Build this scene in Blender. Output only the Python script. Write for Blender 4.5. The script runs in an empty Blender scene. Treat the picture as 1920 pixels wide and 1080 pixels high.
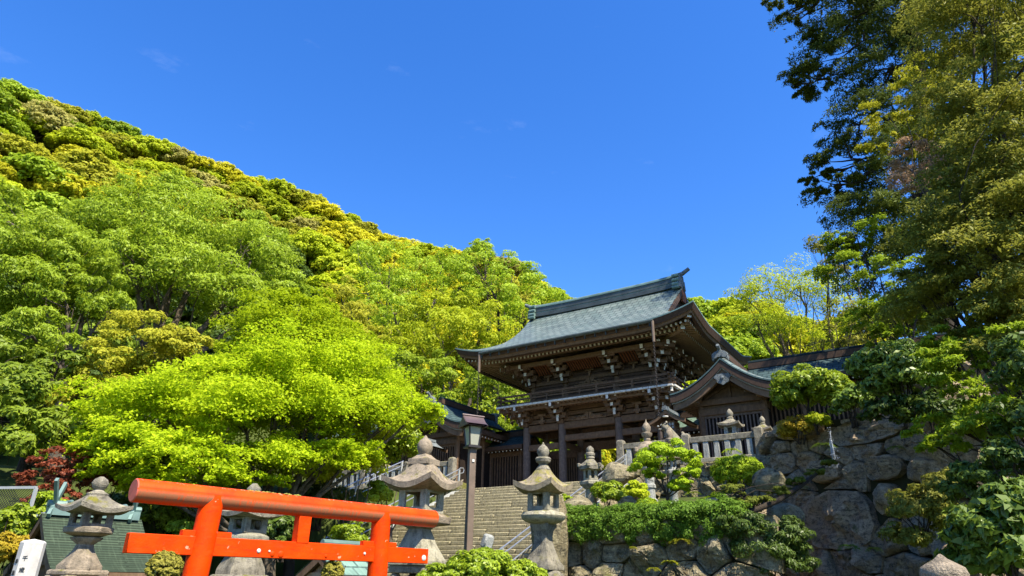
import bpy, math, random
import numpy as np
from mathutils import Vector, Matrix
C = bpy.context
scene = C.scene
COL = scene.collection
R_ = math.radians
# ------------------------------------------------------------------ camera, sky, sun
FPX = 1260.0; PITCH = R_(23.4); ROLL = R_(1.0); EYE = np.array([0, 0, 1.6])
_F = np.array([0, math.cos(PITCH), math.sin(PITCH)]); _U0 = np.array([0, -math.sin(PITCH), math.cos(PITCH)]); _R0 = np.array([1., 0, 0])
_R = math.cos(ROLL)*_R0 + math.sin(ROLL)*_U0
_U = math.cos(ROLL)*_U0 - math.sin(ROLL)*_R0
cam = bpy.data.cameras.new('camera'); camo = bpy.data.objects.new('camera', cam); COL.objects.link(camo)
M = Matrix.Identity(4)
for i in range(3):
    M[i][0] = _R[i]; M[i][1] = _U[i]; M[i][2] = -_F[i]; M[i][3] = EYE[i]
camo.matrix_world = M
cam.sensor_width = 36; cam.lens = FPX/1920*36; cam.clip_end = 3000; cam.clip_start = .1
scene.camera = camo
SUN_AZ = 140.0; SUN_EL = 54.0
world = bpy.data.worlds.new('World'); scene.world = world; world.use_nodes = True
nt = world.node_tree; bg = nt.nodes['Background']
sky = nt.nodes.new('ShaderNodeTexSky'); sky.sky_type = 'NISHITA'; sky.sun_disc = False
sky.sun_elevation = R_(SUN_EL); sky.sun_rotation = R_(SUN_AZ); sky.air_density = 1.0; sky.dust_density = 0.3; sky.ozone_density = 4.0
hs = nt.nodes.new('ShaderNodeHueSaturation'); hs.inputs['Saturation'].default_value = 1.30; hs.inputs['Hue'].default_value = .512
nt.links.new(sky.outputs[0], hs.inputs['Color'])
tcw = nt.nodes.new('ShaderNodeTexCoord'); mpw = nt.nodes.new('ShaderNodeMapping'); mpw.inputs['Scale'].default_value = (5, 5, 14); mpw.inputs['Rotation'].default_value = (.25, .1, .3)
nzw = nt.nodes.new('ShaderNodeTexNoise'); nzw.inputs['Scale'].default_value = 1.6; nzw.inputs['Detail'].default_value = 8; nzw.inputs['Roughness'].default_value = .62
rpw = nt.nodes.new('ShaderNodeValToRGB'); rpw.color_ramp.elements[0].position = .63; rpw.color_ramp.elements[1].position = .92; rpw.color_ramp.elements[1].color = (.10, .10, .10, 1)
mxw = nt.nodes.new('ShaderNodeMix'); mxw.data_type = 'RGBA'; mxw.inputs[7].default_value = (5.2, 5.6, 6.2, 1)      # thin wisps of high cloud
nt.links.new(tcw.outputs['Generated'], mpw.inputs[0]); nt.links.new(mpw.outputs[0], nzw.inputs['Vector']); nt.links.new(nzw.outputs[0], rpw.inputs[0]); nt.links.new(rpw.outputs[0], mxw.inputs[0])
nt.links.new(hs.outputs[0], mxw.inputs[6]); nt.links.new(mxw.outputs[2], bg.inputs[0]); bg.inputs[1].default_value = 0.113
sl = bpy.data.lights.new('sun', 'SUN'); sl.energy = 4.4; sl.angle = R_(.5); sl.color = (1, .91, .74)
so = bpy.data.objects.new('sun', sl); COL.objects.link(so)
sd = Vector((math.sin(R_(SUN_AZ))*math.cos(R_(SUN_EL)), math.cos(R_(SUN_AZ))*math.cos(R_(SUN_EL)), math.sin(R_(SUN_EL))))
so.rotation_euler = sd.to_track_quat('Z', 'Y').to_euler(); so.location = sd*60
scene.view_settings.view_transform = 'Standard'; scene.view_settings.look = 'None'
scene.view_settings.exposure = 1.5; scene.view_settings.gamma = 1
scene.cycles.max_bounces = 6; scene.cycles.diffuse_bounces = 4; scene.cycles.transmission_bounces = 4; scene.cycles.transparent_max_bounces = 4
scene.cycles.glossy_bounces = 2
# ------------------------------------------------------------------ layout helpers
def ray(px, py):
    d = (px-960)*_R - (py-540)*_U + FPX*_F
    return d/np.linalg.norm(d)
def at(px, py, hd):
    d = ray(px, py); return EYE + d*hd/math.hypot(d[0], d[1])
def px_size(px, py, hd):               # metres per photo pixel at that place
    d = ray(px, py); P = at(px, py, hd) - EYE
    return float(P.dot(_F))/FPX
def proj(P):
    q = np.asarray(P, float)-EYE
    return (960+FPX*q.dot(_R)/q.dot(_F), 540-FPX*q.dot(_U)/q.dot(_F))
ROT = R_(-33.5)                         # the precinct is turned against the view
uX = np.array([math.cos(ROT), math.sin(ROT), 0]); vY = np.array([-math.sin(ROT), math.cos(ROT), 0])
G = np.array([4.010, 33.435, 5.85])     # gate front centre
def L2W(x, y, z=0.): return G + uX*x + vY*y + np.array([0, 0, z])
def W2L(P): q = np.asarray(P, float)-G; return q.dot(uX), q.dot(vY), q[2]
def smooth(a, b, x):
    t = np.clip((x-a)/(b-a), 0, 1); return t*t*(3-2*t)
# ------------------------------------------------------------------ things
def tag(o, label=None, cat=None, group=None, kind=None):
    if label: o['label'] = label
    if cat: o['category'] = cat
    if group: o['group'] = group
    if kind: o['kind'] = kind
    return o
def empty(name, loc, rz=0, label=None, cat=None, group=None):
    o = bpy.data.objects.new(name, None); COL.objects.link(o); o.empty_display_size = .2
    o.location = [float(c) for c in loc]; o.rotation_euler = (0, 0, rz)
    return tag(o, label, cat, group)
def set_mesh(me, V, Fq, mats_i=None):
    V = np.asarray(V, np.float32); n = len(Fq)
    me.vertices.add(len(V)); me.vertices.foreach_set('co', V.ravel())
    tot = np.array([len(f) for f in Fq], np.int32) if not isinstance(Fq, np.ndarray) else np.full(n, Fq.shape[1], np.int32)
    loops = np.concatenate([np.asarray(f, np.int32) for f in Fq]) if not isinstance(Fq, np.ndarray) else Fq.astype(np.int32).ravel()
    st = np.concatenate([[0], np.cumsum(tot)[:-1]]).astype(np.int32)
    me.loops.add(len(loops)); me.loops.foreach_set('vertex_index', loops)
    me.polygons.add(n); me.polygons.foreach_set('loop_start', st); me.polygons.foreach_set('loop_total', tot)
    if mats_i is not None: me.polygons.foreach_set('material_index', np.asarray(mats_i, np.int32))
    me.update(calc_edges=True)
class MB:
    def __init__(s): s.V = []; s.F = []; s.M = []; s.UV = {}
    def add(s, V, F, m=0):
        b = len(s.V); s.V += [tuple(map(float, p)) for p in V]
        for f in F: s.F.append([i+b for i in f]); s.M.append(m)
        return b
    def box(s, c, d, rz=0, m=0, top=(1, 1), rx=0, ry=0):
        x, y, z = d[0]/2, d[1]/2, d[2]/2; tx, ty = top
        P = [(-x, -y, -z), (x, -y, -z), (x, y, -z), (-x, y, -z), (-x*tx, -y*ty, z), (x*tx, -y*ty, z), (x*tx, y*ty, z), (-x*tx, y*ty, z)]
        if rx or ry or rz:
            mt = Matrix.Rotation(rz, 3, 'Z') @ Matrix.Rotation(ry, 3, 'Y') @ Matrix.Rotation(rx, 3, 'X')
            P = [tuple(mt @ Vector(p)) for p in P]
        s.add([(p[0]+c[0], p[1]+c[1], p[2]+c[2]) for p in P], [(3, 2, 1, 0), (4, 5, 6, 7), (0, 1, 5, 4), (1, 2, 6, 5), (2, 3, 7, 6), (3, 0, 4, 7)], m)
    def beam(s, a, b, w, h, m=0, me=None, up=(0, 0, 1)):
        a = Vector([float(q) for q in a]); b = Vector([float(q) for q in b]); d = (b-a).normalized(); sd_ = d.cross(Vector(up)).normalized(); u_ = sd_.cross(d)
        P = [q + sd_*(i*w/2) + u_*(j*h/2) for q in (a, b) for i, j in ((-1, -1), (1, -1), (1, 1), (-1, 1))]
        k = s.add(P, [(0, 4, 5, 1), (1, 5, 6, 2), (2, 6, 7, 3), (3, 7, 4, 0)], m)
        s.F += [[k+3, k+2, k+1, k], [k+4, k+7, k+6, k+5]] if False else [[k, k+1, k+2, k+3], [k+7, k+6, k+5, k+4]]; s.M += [me if me is not None else m]*2
    def cyl(s, a, b, r0, r1=None, n=12, m=0, caps=True, me=None):
        s.tube([a, b], [r0, r0 if r1 is None else r1], n, m, caps, me)
    def tube(s, pts, rad, n=8, m=0, caps=True, me=None):
        pts = [Vector([float(q) for q in p]) for p in pts]; rad = rad if hasattr(rad, '__len__') else [rad]*len(pts)
        rings = []; prev = None
        for i, p in enumerate(pts):
            d = (pts[min(i+1, len(pts)-1)]-pts[max(i-1, 0)]).normalized()
            if prev is None:
                a = d.orthogonal().normalized() if abs(d.z) > .9 else d.cross(Vector((0, 0, 1))).normalized()
            else: a = (prev - d*prev.dot(d)).normalized()
            prev = a; b = d.cross(a)
            rings.append(s.add([p + (a*math.cos(2*math.pi*k/n)+b*math.sin(2*math.pi*k/n))*rad[i] for k in range(n)], []))
        for i in range(len(rings)-1):
            for k in range(n):
                s.F.append([rings[i]+k, rings[i]+(k+1) % n, rings[i+1]+(k+1) % n, rings[i+1]+k]); s.M.append(m)
        if caps:
            s.F.append([rings[0]+k for k in reversed(range(n))]); s.F.append([rings[-1]+k for k in range(n)]); s.M += [m if me is None else me]*2
    def lathe(s, prof, n=16, c=(0, 0, 0), m=0, rot=0, sq=False):
        rings = []
        k2 = 1/math.cos(math.pi/n) if sq else 1
        for r, z in prof:
            rings.append(s.add([(c[0]+r*k2*math.cos(rot+2*math.pi*k/n), c[1]+r*k2*math.sin(rot+2*math.pi*k/n), c[2]+z) for k in range(n)], []))
        for i in range(len(rings)-1):
            for k in range(n):
                s.F.append([rings[i]+k, rings[i]+(k+1) % n, rings[i+1]+(k+1) % n, rings[i+1]+k]); s.M.append(m)
        s.F.append([rings[0]+k for k in reversed(range(n))]); s.F.append([rings[-1]+k for k in range(n)]); s.M += [m, m]
    def grid(s, fn, nu, nv, m=0, uv=None, flip=False):
        V = [fn(i/nu, j/nv) for j in range(nv+1) for i in range(nu+1)]
        Fs = []
        for j in range(nv):
            for i in range(nu):
                q = [j*(nu+1)+i, j*(nu+1)+i+1, (j+1)*(nu+1)+i+1, (j+1)*(nu+1)+i]
                Fs.append(q[::-1] if flip else q)
        b = s.add(V, Fs, m)
        if uv is not None:
            for j in range(nv+1):
                for i in range(nu+1): s.UV[b+j*(nu+1)+i] = uv(i/nu, j/nv)
    def prism(s, poly, o, ax, ay, az, depth, m=0, me=None):
        """polygon (2-D) in the plane (ax, ay) at o, extruded along az"""
        o, ax, ay, az = [Vector([float(q) for q in w]) for w in (o, ax, ay, az)]; n = len(poly)
        P = [o+ax*p[0]+ay*p[1] for p in poly] + [o+ax*p[0]+ay*p[1]+az*depth for p in poly]
        k = s.add(P, [[i, (i+1) % n, n+(i+1) % n, n+i] for i in range(n)], m)
        s.F += [[k+i for i in reversed(range(n))], [k+n+i for i in range(n)]]; s.M += [m if me is None else me]*2
    def build(s, name, mats, parent=None, loc=None, rz=0, bevel=0, smooth=32, seg=1):
        me = bpy.data.meshes.new(name); set_mesh(me, s.V, s.F, s.M)
        for m in (mats if isinstance(mats, (list, tuple)) else [mats]): me.materials.append(m)
        me.polygons.foreach_set('use_smooth', np.ones(len(me.polygons), bool)); me.set_sharp_from_angle(angle=R_(smooth))
        if s.UV:
            uvl = me.uv_layers.new(name='UVMap'); li = np.empty(len(me.loops), np.int32); me.loops.foreach_get('vertex_index', li)
            uvl.data.foreach_set('uv', np.array([s.UV.get(int(i), (0, 0)) for i in li], np.float32).ravel())
        o = bpy.data.objects.new(name, me); COL.objects.link(o)
        if parent: o.parent = parent
        if loc is not None: o.location = [float(q) for q in loc]
        o.rotation_euler = (0, 0, rz)
        if bevel:
            b = o.modifiers.new('bevel', 'BEVEL'); b.width = bevel; b.segments = seg; b.limit_method = 'ANGLE'; b.angle_limit = R_(40)
        return o
# ------------------------------------------------------------------ materials
def newmat(name):
    m = bpy.data.materials.new(name); m.use_nodes = True; t = m.node_tree; return m, t, t.nodes['Principled BSDF']
def N(t, kind, **kw):
    n = t.nodes.new(kind)
    for k, v in kw.items():
        if k in n.inputs.keys(): n.inputs[k].default_value = v
        else: setattr(n, k, v)
    return n
def ramp(t, fac, stops, interp='LINEAR'):
    n = t.nodes.new('ShaderNodeValToRGB'); n.color_ramp.interpolation = interp; e = n.color_ramp.elements
    while len(e) < len(stops): e.new(.5)
    for x, (p, c) in zip(e, stops): x.position = p; x.color = (*c, 1) if len(c) == 3 else c
    t.links.new(fac, n.inputs[0]); return n.outputs[0]
def mix(t, fac, a, b, mode='MIX'):
    n = t.nodes.new('ShaderNodeMix'); n.data_type = 'RGBA'; n.blend_type = mode
    for s, v in ((0, fac), (6, a), (7, b)):
        if hasattr(v, 'links'): t.links.new(v, n.inputs[s])
        else: n.inputs[s].default_value = v if s == 0 else (*v, 1)
    return n.outputs[2]
def coords(t, which='Object', scale=(1, 1, 1), rot=(0, 0, 0)):
    a = t.nodes.new('ShaderNodeTexCoord'); b = t.nodes.new('ShaderNodeMapping'); b.inputs['Scale'].default_value = scale; b.inputs['Rotation'].default_value = rot
    t.links.new(a.outputs[which], b.inputs[0]); return b.outputs[0]
def noise(t, vec, scale, detail=4, rough=.6):
    n = N(t, 'ShaderNodeTexNoise', Scale=scale, Detail=detail, Roughness=rough); t.links.new(vec, n.inputs['Vector']); return n.outputs[0]
def bump(t, bs, h, strength=.4, dist=.02):
    b = N(t, 'ShaderNodeBump', Strength=strength, Distance=dist); t.links.new(h, b.inputs['Height']); t.links.new(b.outputs[0], bs.inputs['Normal'])
def wood(name, a, b, rough=.75, scale=(3, 3, 3)):
    m, t, bs = newmat(name); v = coords(t, scale=scale)
    n1 = noise(t, v, 2.2, 6); n2 = noise(t, coords(t, scale=(14, 14, 2)), 2.5, 4)
    c = ramp(t, n1, [(.3, a), (.7, b)])
    c = mix(t, ramp(t, n2, [(.35, (0, 0, 0)), (.65, (.5, .5, .5))]), c, tuple(q*.55 for q in a))
    t.links.new(c, bs.inputs['Base Color']); bs.inputs['Roughness'].default_value = rough; bs.inputs['Specular IOR Level'].default_value = .25
    bump(t, bs, n2, .35, .01); return m
def stone(name, a, b, dark=(.06, .055, .045), moss=0., mosscol=(.16, .15, .02), sc=1., rough=.9, spots=.5, streak=.0):
    m, t, bs = newmat(name); v = coords(t)
    n1 = noise(t, v, 2.5*sc, 6, .65); n2 = noise(t, v, 45*sc, 3, .6); n3 = noise(t, v, 7*sc, 8, .72)
    c = ramp(t, n1, [(.32, a), (.68, b)])
    c = mix(t, ramp(t, n2, [(.4, (.35, .35, .35)), (.6, (0, 0, 0))]), c, tuple(q*.45 for q in a))
    c = mix(t, ramp(t, n3, [(.5, (0, 0, 0)), (.66, (spots, spots, spots))]), c, dark)
    ge = t.nodes.new('ShaderNodeNewGeometry'); sp = t.nodes.new('ShaderNodeSeparateXYZ'); t.links.new(ge.outputs['Normal'], sp.inputs[0])
    if moss:
        mm = t.nodes.new('ShaderNodeMath'); mm.operation = 'MULTIPLY'
        t.links.new(ramp(t, sp.outputs[2], [(.25, (0, 0, 0)), (.75, (1, 1, 1))]), mm.inputs[0])
        t.links.new(ramp(t, noise(t, v, 3.2*sc, 6, .7), [(.62-.25*moss, (0, 0, 0)), (.72-.25*moss, (1, 1, 1))]), mm.inputs[1])
        c = mix(t, mm.outputs[0], c, mosscol)
    sk = noise(t, coords(t, scale=(1, 1, .16)), 6*sc, 6, .7)
    c = mix(t, ramp(t, sk, [(.50, (0, 0, 0)), (.68, (.65, .65, .65))]), c, tuple(q*.9 for q in dark))
    c = mix(t, ramp(t, noise(t, v, 4.3*sc, 5, .6), [(.60, (0, 0, 0)), (.70, (.45, .45, .45))]), c, tuple(min(1, q*1.35) for q in b))
    t.links.new(c, bs.inputs['Base Color']); bs.inputs['Roughness'].default_value = rough; bs.inputs['Specular IOR Level'].default_value = .2
    a_ = t.nodes.new('ShaderNodeMath'); a_.operation = 'ADD'; t.links.new(n2, a_.inputs[0]); t.links.new(n3, a_.inputs[1])
    bump(t, bs, a_.outputs[0], .8, .03); return m
def rockmat(name, cols, moss=.3, mosscol=(.10, .11, .02), dark=(.035, .032, .028), wet=.0):
    m, t, bs = newmat(name); v = coords(t); ge = t.nodes.new('ShaderNodeNewGeometry')
    c = ramp(t, ge.outputs['Random Per Island'], [(i/(len(cols)-1), q) for i, q in enumerate(cols)])
    n1 = noise(t, v, 1.6, 8, .68); n2 = noise(t, v, 9, 8, .75); n3 = noise(t, v, 34, 4, .7)
    c = mix(t, ramp(t, n1, [(.46, (0, 0, 0)), (.64, (.8, .8, .8))]), c, tuple(q*1.6 for q in cols[-1]))
    c = mix(t, ramp(t, n2, [(.49, (0, 0, 0)), (.64, (.85, .85, .85))]), c, dark)
    vn = noise(t, coords(t, scale=(1, 1, 4.5), rot=(.5, .4, .2)), 2.6, 8, .7)
    c = mix(t, ramp(t, vn, [(.34, (.7, .7, .7)), (.45, (0, 0, 0))]), c, dark)
    c = mix(t, ramp(t, vn, [(.55, (0, 0, 0)), (.66, (.6, .6, .6))]), c, tuple(min(1, q*1.9) for q in cols[-1]))
    c = mix(t, ramp(t, n3, [(.36, (.45, .45, .45)), (.5, (0, 0, 0))]), c, dark)
    if moss:
        c = mix(t, ramp(t, noise(t, coords(t, rot=(.6, .3, 0)), 2.3, 6, .7), [(.60-.2*moss, (0, 0, 0)), (.74-.2*moss, (.8, .8, .8))]), c, mosscol)
    t.links.new(c, bs.inputs['Base Color']); bs.inputs['Roughness'].default_value = .9-wet; bs.inputs['Specular IOR Level'].default_value = .25+wet*.5
    a_ = t.nodes.new('ShaderNodeMath'); a_.operation = 'ADD'; t.links.new(n2, a_.inputs[0]); t.links.new(n3, a_.inputs[1])
    bump(t, bs, a_.outputs[0], 1.0, .09); return m
def copper(name, a, b, dark, rows=7., cols_=3., rough=.45, spec=.5):
    m, t, bs = newmat(name); v = coords(t, 'UV')
    br = N(t, 'ShaderNodeTexBrick', Scale=1.0); br.inputs['Brick Width'].default_value = 1/cols_; br.inputs['Row Height'].default_value = 1/rows
    br.inputs['Mortar Size'].default_value = .026; br.inputs['Mortar Smooth'].default_value = .3; br.inputs['Color1'].default_value = (*a, 1); br.inputs['Color2'].default_value = (*b, 1); br.inputs['Mortar'].default_value = (*dark, 1)
    t.links.new(v, br.inputs['Vector'])
    n1 = noise(t, coords(t), 1.1, 6, .7); n2 = noise(t, coords(t, 'UV', (6, .5, 1)), 3, 5, .7)
    c = mix(t, ramp(t, n1, [(.42, (0, 0, 0)), (.7, (.55, .55, .55))]), br.outputs[0], tuple(q*.8 for q in dark))
    c = mix(t, ramp(t, n2, [(.5, (0, 0, 0)), (.75, (.4, .4, .4))]), c, tuple(min(1, q*1.5) for q in b))
    t.links.new(c, bs.inputs['Base Color']); bs.inputs['Roughness'].default_value = rough; bs.inputs['Specular IOR Level'].default_value = spec
    bump(t, bs, br.outputs[1], -.5, .02); return m
def plain(name, c, rough=.5, metal=0., spec=.5, var=.25, sc=4):
    m, t, bs = newmat(name); n1 = noise(t, coords(t), sc, 5, .65)
    t.links.new(ramp(t, n1, [(.3, tuple(q*(1-var) for q in c)), (.7, tuple(min(1, q*(1+var)) for q in c))]), bs.inputs['Base Color'])
    bs.inputs['Roughness'].default_value = rough; bs.inputs['Metallic'].default_value = metal; bs.inputs['Specular IOR Level'].default_value = spec
    bump(t, bs, noise(t, coords(t), 30, 3), .12, .01); return m
def leafmat(name, cols, trans=.35, rough=.55, spec=.25, patch=.35):
    """cols: dark, mid, light leaf colours; each leaf draws one at random, patches of growth vary"""
    m, t, bs = newmat(name); ge = t.nodes.new('ShaderNodeNewGeometry')
    c = ramp(t, ge.outputs['Random Per Island'], [(0, cols[0]), (.5, cols[1]), (1, cols[2])])
    n1 = noise(t, coords(t, 'Object'), patch, 3, .6)
    oi = t.nodes.new('ShaderNodeObjectInfo')
    c = mix(t, ramp(t, n1, [(.35, (0, 0, 0)), (.65, (.6, .6, .6))]), c, cols[2])
    hv = N(t, 'ShaderNodeHueSaturation'); t.links.new(c, hv.inputs['Color'])
    mr = N(t, 'ShaderNodeMapRange'); mr.inputs['To Min'].default_value = .82; mr.inputs['To Max'].default_value = 1.15; t.links.new(oi.outputs['Random'], mr.inputs[0]); t.links.new(mr.outputs[0], hv.inputs['Value'])
    c = hv.outputs[0]
    t.links.new(c, bs.inputs['Base Color']); bs.inputs['Roughness'].default_value = rough; bs.inputs['Specular IOR Level'].default_value = spec
    tr = t.nodes.new('ShaderNodeBsdfTranslucent'); t.links.new(c, tr.inputs[0]); mx = t.nodes.new('ShaderNodeMixShader'); mx.inputs[0].default_value = trans
    out = t.nodes['Material Output']; t.links.new(bs.outputs[0], mx.inputs[1]); t.links.new(tr.outputs[0], mx.inputs[2]); t.links.new(mx.outputs[0], out.inputs[0]); return m
# ------------------------------------------------------------------ material set
WD = wood('weathered_dark_wood', (.080, .047, .026), (.165, .10, .058))
WM = wood('brown_wood', (.105, .062, .034), (.20, .125, .072))
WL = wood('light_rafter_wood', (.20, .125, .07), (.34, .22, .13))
WG = wood('grey_column_wood', (.085, .060, .048), (.165, .125, .10))
WR = wood('red_brown_wood', (.17, .055, .022), (.26, .09, .035))
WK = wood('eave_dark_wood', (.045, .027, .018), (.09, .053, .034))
WP = wood('pale_new_wood', (.34, .22, .13), (.46, .31, .19))
WHT = plain('white_painted_ends', (.50, .49, .45), .6, var=.12)
CU = copper('green_copper_roof', (.105, .145, .130), (.165, .20, .18), (.028, .04, .037), 3.0, 2.6, .45, .4)
CUD = copper('dark_blue_shade_copper_roof', (.035, .062, .066), (.055, .088, .092), (.014, .024, .027), 4, 2.2, .8, .06)  # dark blue puts tree shade and dark sky reflection into the copper colour
CUL = copper('light_green_copper_roof', (.10, .16, .125), (.14, .21, .165), (.04, .06, .045), 5, 2.2, .65, .25)
CUR = plain('ridge_copper', (.055, .066, .06), .5, .2, .5, .45, 2)
CUG = plain('copper_verdigris', (.12, .19, .17), .5, .15, .4, .3, 2)
ORN = stone('ridge_ornament_tile', (.12, .14, .15), (.22, .25, .26), spots=.4, sc=2)
STP = stone('pinkish_granite', (.24, .195, .14), (.37, .305, .225), moss=.25, spots=.55, sc=1.2)
STG = stone('grey_granite', (.24, .225, .165), (.36, .34, .26), moss=.1, spots=.45, sc=1.2)
STM = stone('cream_granite', (.30, .28, .20), (.44, .41, .31), moss=.30, mosscol=(.20, .19, .05), spots=.5, sc=1.1)
STY = stone('mossy_cream_granite', (.26, .215, .145), (.38, .32, .22), moss=.62, mosscol=(.23, .215, .015), spots=.6, sc=1.6)
STD = stone('dark_lichen_granite', (.17, .155, .12), (.33, .30, .23), moss=.35, spots=.85, sc=1.1)
STB = stone('pale_blue_granite', (.30, .31, .29), (.42, .43, .40), spots=.35, sc=1.5)
STEP = stone('stair_stone', (.24, .21, .125), (.38, .335, .21), moss=.15, mosscol=(.16, .17, .05), spots=.6, sc=2.2)
ROCKL = rockmat('lit_wall_rock', [(.20, .165, .09), (.31, .265, .155), (.25, .195, .10), (.36, .315, .20)], .35)
ROCKD = rockmat('dark_cliff_rock', [(.27, .20, .125), (.40, .315, .205), (.50, .395, .26), (.33, .25, .165)], .16, wet=.15)
GAP = plain('wall_gap_earth', (.032, .03, .014), .95, spec=.1)
STEEL = plain('galvanised_steel', (.50, .53, .56), .35, .85, .5, .12)
STEELG = plain('grey_painted_steel', (.33, .34, .33), .5, .2, .4, .15)
IRON = plain('dark_iron', (.035, .03, .028), .5, .5, .5, .2)
POST = plain('brown_post_paint', (.13, .095, .07), .6, 0, .3, .2, 6)
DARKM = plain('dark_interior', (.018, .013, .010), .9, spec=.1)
EARTH = plain('earth_and_leaf_litter', (.045, .060, .014), .95, spec=.1, var=.5, sc=.8)
PAVE = stone('pavement_stone', (.33, .31, .27), (.43, .41, .36), spots=.25, sc=.6)
def glassmat():
    m, t, bs = newmat('milky_lamp_glass'); bs.inputs['Base Color'].default_value = (.42, .42, .34, 1); bs.inputs['Roughness'].default_value = .12
    bs.inputs['Transmission Weight'].default_value = .35; bs.inputs['Specular IOR Level'].default_value = .6; return m
GLASS = glassmat()
def redmat():
    m, t, bs = newmat('faded_vermilion_paint'); v = coords(t)
    n1 = noise(t, v, 2.2, 6, .65); n2 = noise(t, coords(t, scale=(1, 1, 1)), 26, 5, .7); n3 = noise(t, coords(t, scale=(1.2, 8, 8)), 3, 6, .7)
    c = ramp(t, n1, [(.3, (.50, .026, .000)), (.7, (.70, .058, .000))])
    c = mix(t, ramp(t, n3, [(.55, (0, 0, 0)), (.75, (.35, .35, .35))]), c, (.58, .09, .03))
    c = mix(t, ramp(t, n2, [(.64, (0, 0, 0)), (.71, (.8, .8, .8))]), c, (.34, .05, .02))
    c = mix(t, ramp(t, noise(t, v, 11, 3, .5), [(.70, (0, 0, 0)), (.73, (.7, .7, .7))]), c, (.62, .34, .22))
    c = mix(t, ramp(t, noise(t, coords(t, scale=(.6, 5, 5)), 4, 6, .7), [(.36, (.45, .45, .45)), (.46, (0, 0, 0))]), c, (.30, .022, .004))
    t.links.new(c, bs.inputs['Base Color']); bs.inputs['Roughness'].default_value = .55; bs.inputs['Specular IOR Level'].default_value = .10; bump(t, bs, n2, .35, .015); return m
RED = redmat()
def beamred():          # the top log: a weathered band of worn paint runs along its lower front
    m, t, bs = newmat('weathered_vermilion_log'); v = coords(t); sp = t.nodes.new('ShaderNodeSeparateXYZ'); t.links.new(v, sp.inputs[0])
    n1 = noise(t, v, 2.2, 6, .65); n2 = noise(t, coords(t, scale=(14, 2.5, 2.5)), 2.5, 7, .8); n4 = noise(t, v, 1.6, 5, .6); n5 = noise(t, v, 18, 4, .7)
    c = ramp(t, n1, [(.3, (.50, .026, .000)), (.7, (.72, .066, .000))])
    wear = ramp(t, sp.outputs[2], [(.0, (0, 0, 0)), (.30, (0, 0, 0)), (.40, (1, 1, 1)), (.50, (.55, .55, .55)), (.58, (0, 0, 0))])
    mr = N(t, 'ShaderNodeMapRange'); mr.inputs['From Min'].default_value = -.17; mr.inputs['From Max'].default_value = .17
    t.links.new(sp.outputs[2], mr.inputs[0])
    wear = ramp(t, mr.outputs[0], [(.12, (0, 0, 0)), (.25, (1, 1, 1)), (.42, (1, 1, 1)), (.56, (0, 0, 0))])
    a_ = t.nodes.new('ShaderNodeMath'); a_.operation = 'MULTIPLY'; t.links.new(wear, a_.inputs[0])
    t.links.new(ramp(t, n2, [(.36, (0, 0, 0)), (.5, (1, 1, 1))]), a_.inputs[1])
    b_ = t.nodes.new('ShaderNodeMath'); b_.operation = 'MULTIPLY'; t.links.new(wear, b_.inputs[0]); t.links.new(ramp(t, n4, [(.4, (.1, .1, .1)), (.6, (.8, .8, .8))]), b_.inputs[1])
    c = mix(t, b_.outputs[0], c, (.50, .10, .04))
    c = mix(t, a_.outputs[0], c, (.30, .115, .055))
    top = ramp(t, mr.outputs[0], [(.80, (0, 0, 0)), (.95, (1, 1, 1))])
    d_ = t.nodes.new('ShaderNodeMath'); d_.operation = 'MULTIPLY'; t.links.new(top, d_.inputs[0]); t.links.new(ramp(t, n5, [(.57, (0, 0, 0)), (.62, (.9, .9, .9))]), d_.inputs[1])
    c = mix(t, d_.outputs[0], c, (.62, .50, .38))
    crack = ramp(t, mr.outputs[0], [(.585, (0, 0, 0)), (.595, (1, 1, 1)), (.605, (0, 0, 0))])
    e_ = t.nodes.new('ShaderNodeMath'); e_.operation = 'MULTIPLY'; t.links.new(crack, e_.inputs[0]); t.links.new(ramp(t, n4, [(.42, (0, 0, 0)), (.5, (1, 1, 1))]), e_.inputs[1])
    c = mix(t, e_.outputs[0], c, (.10, .02, .01))
    t.links.new(c, bs.inputs['Base Color']); bs.inputs['Roughness'].default_value = .5; bs.inputs['Specular IOR Level'].default_value = .14; bump(t, bs, n2, .25, .01); return m
REDL = beamred()
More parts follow.
